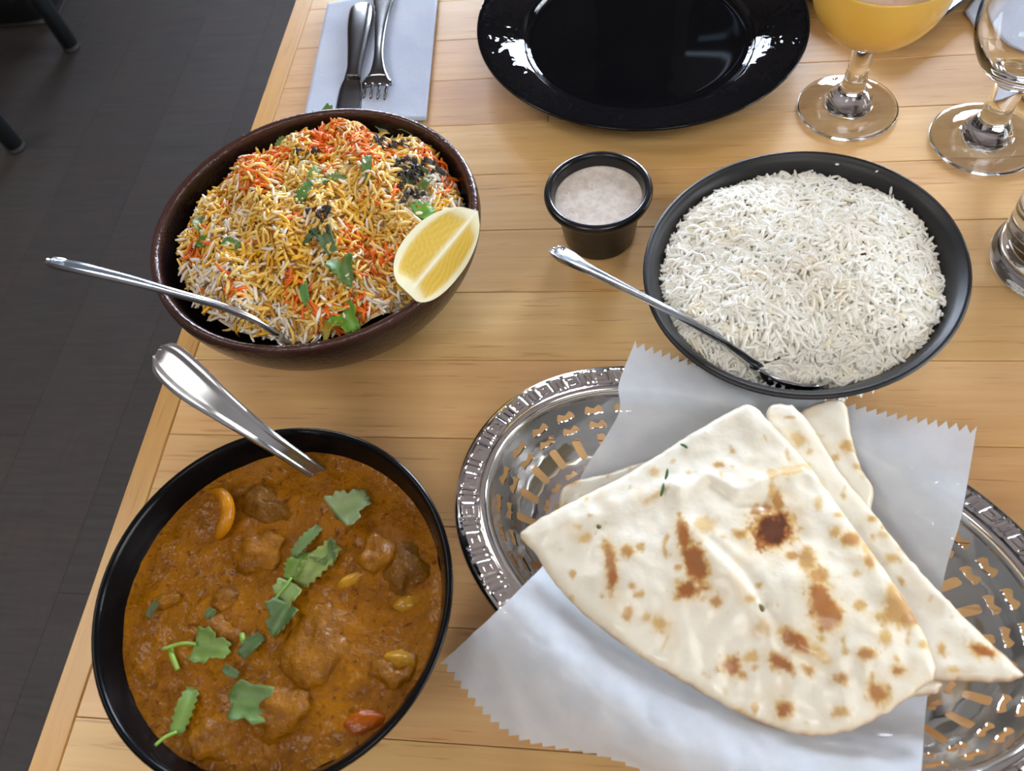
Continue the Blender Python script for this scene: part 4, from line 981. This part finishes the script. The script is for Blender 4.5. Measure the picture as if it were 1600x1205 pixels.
# ------------------------------------------------------------------ waxed paper sheet
ctrl = [
 [(990, 540, .056), (1110, 579, .050), (1235, 613, .0485), (1380, 648, .050), (1525, 675, .060)],
 [(967, 600, .050), (1075, 614, .0485), (1200, 647, .0480), (1335, 695, .0490), (1514, 740, .055)],
 [(965, 650, .038), (1065, 676, .033), (1185, 716, .031), (1310, 764, .033), (1500, 815, .0505)],
 [(908, 745, .020), (1010, 810, .014), (1160, 880, .013), (1320, 930, .014), (1474, 908, .028)],
 [(862, 862, .032), (970, 955, .027), (1120, 1030, .024), (1290, 1085, .023), (1449, 1085, .026)],
 [(815, 918, .0485), (935, 1030, .0485), (1085, 1115, .0485), (1260, 1185, .0485), (1440, 1210, .048)],
 [(768, 964, .0470), (890, 1080, .0470), (1058, 1188, .0475), (1250, 1266, .0475), (1437, 1295, .048)],
 [(692, 1034, .016), (800, 1146, .014), (985, 1196, .030), (1200, 1330, .036), (1432, 1380, .036)]]
G = A3([[at(*c) for c in row] for row in ctrl])
nu_, nv_ = 145, 120
row = A3([smoothcurve(G[i], nu_) for i in range(len(G))])
grid = A3([smoothcurve(row[:, j], nv_) for j in range(nu_)])           # [u][v]
tt = np.arange(nu_); zig = np.abs((tt % 4) - 2) / 2 - 0.5
for j in range(nu_):
    for e, nxt in ((0, 1), (-1, -2)):
        dv = grid[j, e] - grid[j, nxt]; dv /= np.linalg.norm(dv); grid[j, e] = grid[j, e] + dv * (zig[j] * 0.0042 + 0.0008)
V = []
for j in range(nu_):
    for i in range(nv_):
        p = grid[j, i]; k = 1.1 if i > 78 else 0.3
        V.append(p + A3([0, 0, k * (0.0010 * fbm(p, 55, 4, 2) + 0.0016 * abs(fbm(p + A3([.3, .1, 0]), 42, 9, 2)))]))
F = [(j * nv_ + i, (j + 1) * nv_ + i, (j + 1) * nv_ + i + 1, j * nv_ + i + 1) for j in range(nu_ - 1) for i in range(nv_ - 1)]
tag(mk('waxed_paper', V, F, M['paper']), 'translucent white waxed paper sheet with zigzag edges lining the steel basket', 'paper')

# ------------------------------------------------------------------ naan
def inpoly(Q, P):
    x, y = Q[:, 0], Q[:, 1]; c = np.zeros(len(Q), bool); j = len(P) - 1
    for i in range(len(P)):
        xi, yi, xj, yj = *P[i], *P[j]
        c ^= ((yi > y) != (yj > y)) & (x < (xj - xi) * (y - yi) / (yj - yi + 1e-15) + xi); j = i
    return c
def segdist(Q, P):
    A, B = P, np.roll(P, -1, 0); d = np.full(len(Q), 9.0)
    for a, b in zip(A, B):
        ab = b - a; t = np.clip(((Q - a) @ ab) / (ab @ ab + 1e-15), 0, 1); d = np.minimum(d, np.linalg.norm(Q - a - t[:, None] * ab, axis=1))
    return d
def naan(label, outline, inner, T=0.0075, rad=0.007, h=0.0014, seed=1, spots=(), ridges=(), flap=None, tone=1.0):
    W3 = A3([at(*p) for p in outline]); P3 = smoothcurve(W3, 12 * len(outline), True)
    P3[:, :2] += 0.0006 * np.stack([vnoise(P3[:, 0], P3[:, 1], 260, seed), vnoise(P3[:, 0], P3[:, 1], 260, seed + 9)], 1)
    P = P3[:, :2]; lo, hi = P.min(0), P.max(0)
    gx, gy = np.meshgrid(np.arange(lo[0], hi[0], h), np.arange(lo[1], hi[1], h)); Q = np.column_stack([gx.ravel() + (np.indices(gx.shape)[0].ravel() % 2) * h / 2, gy.ravel()])
    Q = Q[inpoly(Q, P)]; dd = segdist(Q, P); Q = Q[dd > h * 0.6]
    n0 = len(P); vs = [Vector(p) for p in np.vstack([P, Q])]
    r2 = delaunay_2d_cdt(vs, [(i, (i + 1) % n0) for i in range(n0)], [list(range(n0))], 1, 1e-8)
    XY = A3([(v.x, v.y) for v in r2[0]]); tri = [tuple(f) for f in r2[2]]
    dist = segdist(XY, P); dist[dist < 1e-6] = 0
    cp = np.vstack([P3[::6]] + ([A3([at(*p) for p in inner])] if inner else [])); cw = np.ones(len(cp)); cw[len(P3[::6]):] = 6
    wgt = cw[None] / (((XY[:, None] - cp[None, :, :2]) ** 2).sum(-1) + 2e-4) ** 1.5
    zc = (wgt * cp[None, :, 2]).sum(1) / wgt.sum(1)
    edge = np.sqrt(np.clip(1 - (1 - np.clip(dist / rad, 0, 1)) ** 2, 0, 1))
    bump = 0.0015 * vnoise(XY[:, 0], XY[:, 1], 50, seed) + 0.0007 * vnoise(XY[:, 0], XY[:, 1], 140, seed + 3)
    px = topx(np.column_stack([XY, zc]))
    for pts, amp, wd in ridges:
        pp = A3(pts, float) if False else np.array(pts, float); e = np.full(len(px), 1e9)
        for a, b in zip(pp[:-1], pp[1:]):
            ab = b - a; t = np.clip(((px - a) @ ab) / (ab @ ab), 0, 1); e = np.minimum(e, np.linalg.norm(px - a - t[:, None] * ab, axis=1))
        bump += amp * np.exp(-(e / wd) ** 2)
    top = zc + (T * 0.5) * edge + bump * edge; bot = zc - (T * 0.5) * edge + 0.3 * bump * edge
    n = len(XY); bnd = dist == 0; remap = np.where(bnd, np.arange(n), np.arange(n) + n)
    V = np.vstack([np.column_stack([XY, top]), np.column_stack([XY, bot])])
    F = tri + [tuple(remap[list(f)][::-1]) for f in tri]
    # colour: cream dough, golden mottling, browned blisters
    cream_, gold, brown, dark = (A3(lin(*q)) for q in ((241, 237, 220), (224, 190, 124), (170, 104, 46), (96, 52, 27)))
    mott = np.clip(vnoise(XY[:, 0], XY[:, 1], 70, seed + 5) * 1.1 + 0.6 * vnoise(XY[:, 0], XY[:, 1], 210, seed + 6) - 0.18, 0, 1)[:, None]
    C = cream_ * (1 - 0.42 * mott) + gold * 0.42 * mott
    low = np.clip((px[:, 1] - 880) / 160, 0, 1) * np.clip(0.75 + 1.3 * vnoise(XY[:, 0], XY[:, 1], 120, seed + 21), 0, 1)
    ed = (np.clip(1 - dist / 0.004, 0, 1) * 0.35)[:, None]; C = C * (1 - ed) + gold * ed
    ed = (np.clip(1 - dist / 0.0016, 0, 1) * 0.75 * low)[:, None]; C = C * (1 - ed) + brown * ed
    wob = 1 + 0.48 * vnoise(XY[:, 0], XY[:, 1], 260, seed + 7) + 0.35 * vnoise(XY[:, 0], XY[:, 1], 620, seed + 8)
    b = np.zeros(n)
    for x, y, rx, ry, an, st in spots:
        ca, sa = math.cos(math.radians(an)), math.sin(math.radians(an)); dx, dy = px[:, 0] - x, px[:, 1] - y; b = np.maximum(b, 0.36 * st * np.exp(-(((dx * ca + dy * sa) / rx) ** 2 + ((-dx * sa + dy * ca) / ry) ** 2) / 2.6))
        q = np.hypot((dx * ca + dy * sa) / rx, (-dx * sa + dy * ca) / ry) * np.clip(wob, 0.45, 1.8); b = np.maximum(b, st * np.clip(1.75 - q * 1.05, 0, 1) ** 1.25)
    sm = np.clip(vnoise(XY[:, 0], XY[:, 1], 190, seed + 11) - 0.42, 0, 1) * 2.2; b = np.maximum(b, np.clip(sm, 0, 0.45))
    b = b[:, None]
    C = np.where(b < 0.4, C * (1 - b / 0.4) + gold * 0.92 * b / 0.4, np.where(b < 0.75, gold * 0.92 * (0.75 - b) / 0.35 + brown * (b - 0.4) / 0.35, brown * np.clip((1.15 - b) / 0.4, 0, 1) + dark * np.clip((b - 0.75) / 0.4, 0, 1)))
    C = np.vstack([C, C * A3([.86, .72, .55])]) * tone
    o = mk('naan', V, F, M['naan'], col=C.clip(0, 0.95))
    return tag(o, label, 'bread', 'naan breads in the basket')
naan('naan tip sticking up furthest back in the basket, beside the paper', [(1255, 640, .058), (1318, 625, .0600), (1331, 680, .056), (1346, 730, .052), (1364, 778, .047), (1330, 850, .040), (1230, 800, .042), (1215, 700, .054)], [], 0.005, 0.004, seed=3, spots=[(1322, 700, 10, 8, 0, .5), (1340, 732, 8, 5, 0, .4)], tone=0.97)
naan('flat naan end poking out of the pile on the left, near the pierced wall', [(884, 757, 0.0340), (950, 738, 0.0380), (1030, 718, 0.0400), (1100, 760, 0.0340), (1020, 830, 0.0320), (900, 838, 0.0280), (876, 800, 0.0280)], [], 0.005, seed=5, spots=[(895, 753, 9, 6, 0, .55), (884, 792, 6, 6, 0, .4)], tone=0.95)
naan('second naan under the top one, with a long corner at the right end', [(1196, 652, .0625), (1236, 631, .0650), (1240, 633, .065), (1268, 668, .0605), (1310, 735, .0560), (1362, 798, .0520), (1400, 846, .0500), (1440, 893, .0490), (1520, 975, .0490), (1590, 1044, .0480), (1597, 1058, .0480), (1560, 1066, .0480), (1500, 1064, .0470), (1440, 1060, .0440), (1300, 1000, .0440), (1200, 850, .0480)], [(1400, 960, 0.0445)], 0.0065, seed=8,
     spots=[(1245, 690, 14, 7, 20, .35), (1290, 690, 10, 6, 0, .35), (1360, 740, 8, 5, 0, .4), (1360, 815, 9, 5, 0, .5), (1378, 838, 9, 5, 0, .3), (1534, 1021, 20, 9, 10, .75), (1468, 1016, 6, 8, 0, .5), (1486, 1050, 10, 6, 0, .4), (1390, 875, 9, 6, 0, .45), (1410, 860, 8, 5, 0, .35)], ridges=[([(1300, 720), (1400, 850), (1470, 940)], .0015, 14)])
naan('folded naan layer just showing under the near right corner of the top naan', [(1380, 1060, 0.0380), (1440, 1055, 0.0420), (1472, 1066, 0.0420), (1464, 1082, 0.0410), (1430, 1090, 0.0390), (1370, 1098, 0.0360), (1300, 1120, .02), (1250, 1060, .02)], [], 0.005, seed=12, spots=[], tone=0.97)
top_spots = [(1206, 832, 27, 25, 0, 1.15), (1196, 800, 8, 10, 0, .7), (1212, 790, 9, 18, -10, .65), (1180, 803, 9, 8, 0, .6), (1203, 772, 5, 10, 0, .45), (1068, 845, 8, 24, -10, .75), (1086, 885, 15, 34, -22, .85), (1072, 925, 15, 13, 0, .85), (1063, 830, 8, 12, 0, .7), (953, 880, 8, 30, -6, .68), (950, 860, 11, 8, 0, .5), (957, 905, 8, 18, 0, .75), (980, 865, 9, 9, 30, .62), (1155, 840, 9, 7, 0, .6), (1234, 872, 9, 7, 0, .6), (1258, 880, 12, 18, 0, .55), (1280, 945, 16, 40, -12, .72), (1275, 905, 12, 14, 0, .6), (1290, 965, 20, 24, 0, .7), (1240, 1005, 26, 12, 35, .75), (1218, 1038, 18, 10, 25, .8), (1325, 848, 16, 10, 0, .65), (1303, 838, 8, 8, 0, .5), (1355, 882, 10, 9, 0, .6), (1350, 860, 8, 8, 0, .4), (1400, 955, 22, 26, 20, .55), (1415, 970, 16, 12, 0, .6), (1390, 930, 10, 14, 0, .5), (1432, 972, 9, 7, 0, .6), (1143, 1046, 13, 12, 30, .78), (1158, 1058, 7, 6, 0, .6), (1368, 1085, 13, 18, -30, .7), (1350, 1025, 12, 10, 0, .65), (1398, 1052, 10, 7, 0, .68), (1310, 1062, 11, 7, 0, .62), (1262, 1050, 9, 8, 0, .6), (1222, 1112, 12, 12, 20, .78), (1310, 1115, 12, 8, 0, .5), (980, 962, 7, 9, 0, .55), (988, 920, 5, 5, 0, .5), (1032, 978, 10, 12, 20, .45), (1010, 968, 7, 7, 0, .4), (1118, 946, 8, 8, 0, .6), (1170, 942, 6, 6, 0, .4), (1122, 732, 7, 5, 0, .55), (1022, 742, 8, 6, 0, .35), (1100, 825, 16, 12, 0, .35), (1215, 745, 30, 7, -10, .42), (1245, 738, 22, 7, -10, .4), (1290, 755, 9, 6, 0, .42), (1305, 810, 6, 5, 0, .45), (1276, 792, 5, 9, 0, .35), (1330, 770, 6, 5, 0, .3), (1025, 780, 16, 5, -30, .35), (1270, 1020, 24, 10, 30, .35), (1190, 985, 14, 10, 30, .3), (1150, 1115, 10, 6, 0, .45), (1170, 1030, 12, 8, 0, .4), (915, 845, 10, 6, -20, .4), (1440, 1010, 8, 6, 0, .4), (1340, 950, 9, 9, 0, .5), (1378, 1000, 10, 12, 0, .4), (1335, 900, 7, 5, 0, .35), (1060, 890, 6, 6, 0, .5)]
naan('large folded naan with brown blisters lying on top of the pile', [(813, 836, 0.0545), (850, 806, 0.0575), (905, 778, 0.0595), (985, 738, 0.0615), (1075, 682, 0.0650), (1130, 648, 0.0690), (1164, 632, 0.0695), (1172, 632, 0.0695), (1188, 644, 0.0690), (1214, 672, 0.0680), (1256, 722, 0.0635), (1305, 785, 0.0635), (1360, 860, 0.0625), (1410, 930, 0.0605), (1445, 990, 0.0585), (1463, 1040, 0.0565), (1455, 1062, 0.0525), (1420, 1090, 0.0495), (1370, 1124, 0.0465), (1310, 1148, 0.0445), (1250, 1150, 0.0435), (1190, 1132, 0.0435), (1120, 1098, 0.0455), (1040, 1052, 0.0485), (975, 1010, 0.0495), (915, 965, 0.0475), (868, 915, 0.0485), (838, 868, 0.0515)],
     [(1100, 850, 0.0665), (1250, 900, 0.0655), (1000, 880, 0.0625), (1350, 1000, 0.0605), (1150, 750, 0.0665)], 0.0075, 0.006, 0.0012, 21, top_spots,
     ridges=[([(1060, 770), (1110, 752), (1145, 775), (1210, 752), (1290, 745)], .0018, 12), ([(1110, 762), (1150, 790), (1190, 790)], -.0020, 10), ([(1110, 850), (1165, 900), (1195, 945)], -.0016, 10), ([(1080, 830), (1130, 880), (1160, 930), (1250, 1040)], .0012, 22), ([(860, 835), (980, 790), (1060, 770)], .0012, 16), ([(1195, 950), (1230, 1020), (1290, 1060)], -.0014, 14), ([(1300, 820), (1390, 930)], .0014, 25)])
# herb flecks and seeds lying on the top naan
for lab, x, y, x1, y1, L, cg in (('dark green herb fleck on the top naan near its fold', 1037, 755, 1034, 768, .007, (46, 84, 40)), ('thin green herb fleck just above the other on the top naan', 1043, 732, 1041, 742, .006, (60, 100, 50)), ('olive seed lying in the middle crease of the top naan', 1187, 944, 1190, 952, .0035, (116, 110, 60)), ('tiny dark seed near the left corner of the top naan', 934, 820, 935, 825, .0022, (96, 90, 40)), ('green herb fleck on the upper edge of the top naan', 1063, 694, 1070, 698, .004, (60, 96, 50))):
    z = {1187: .0702, 934: .0645, 1063: .0690}.get(x, .0705)
    a, b = at(x, y, z), at(x1, y1, z); d = (b - a) / np.linalg.norm(b - a) * L
    tag(mk('herb_fleck', *tube(smoothcurve([a, a + d * .5 + A3([.0003, 0, .0003]), a + d], 7), A3([.3, .8, 1, 1, 1, .8, .3]) * (.0011 if 'seed' in lab else .0007), 6), M['leaf'], col=A3(lin(*cg))), lab, 'herb')
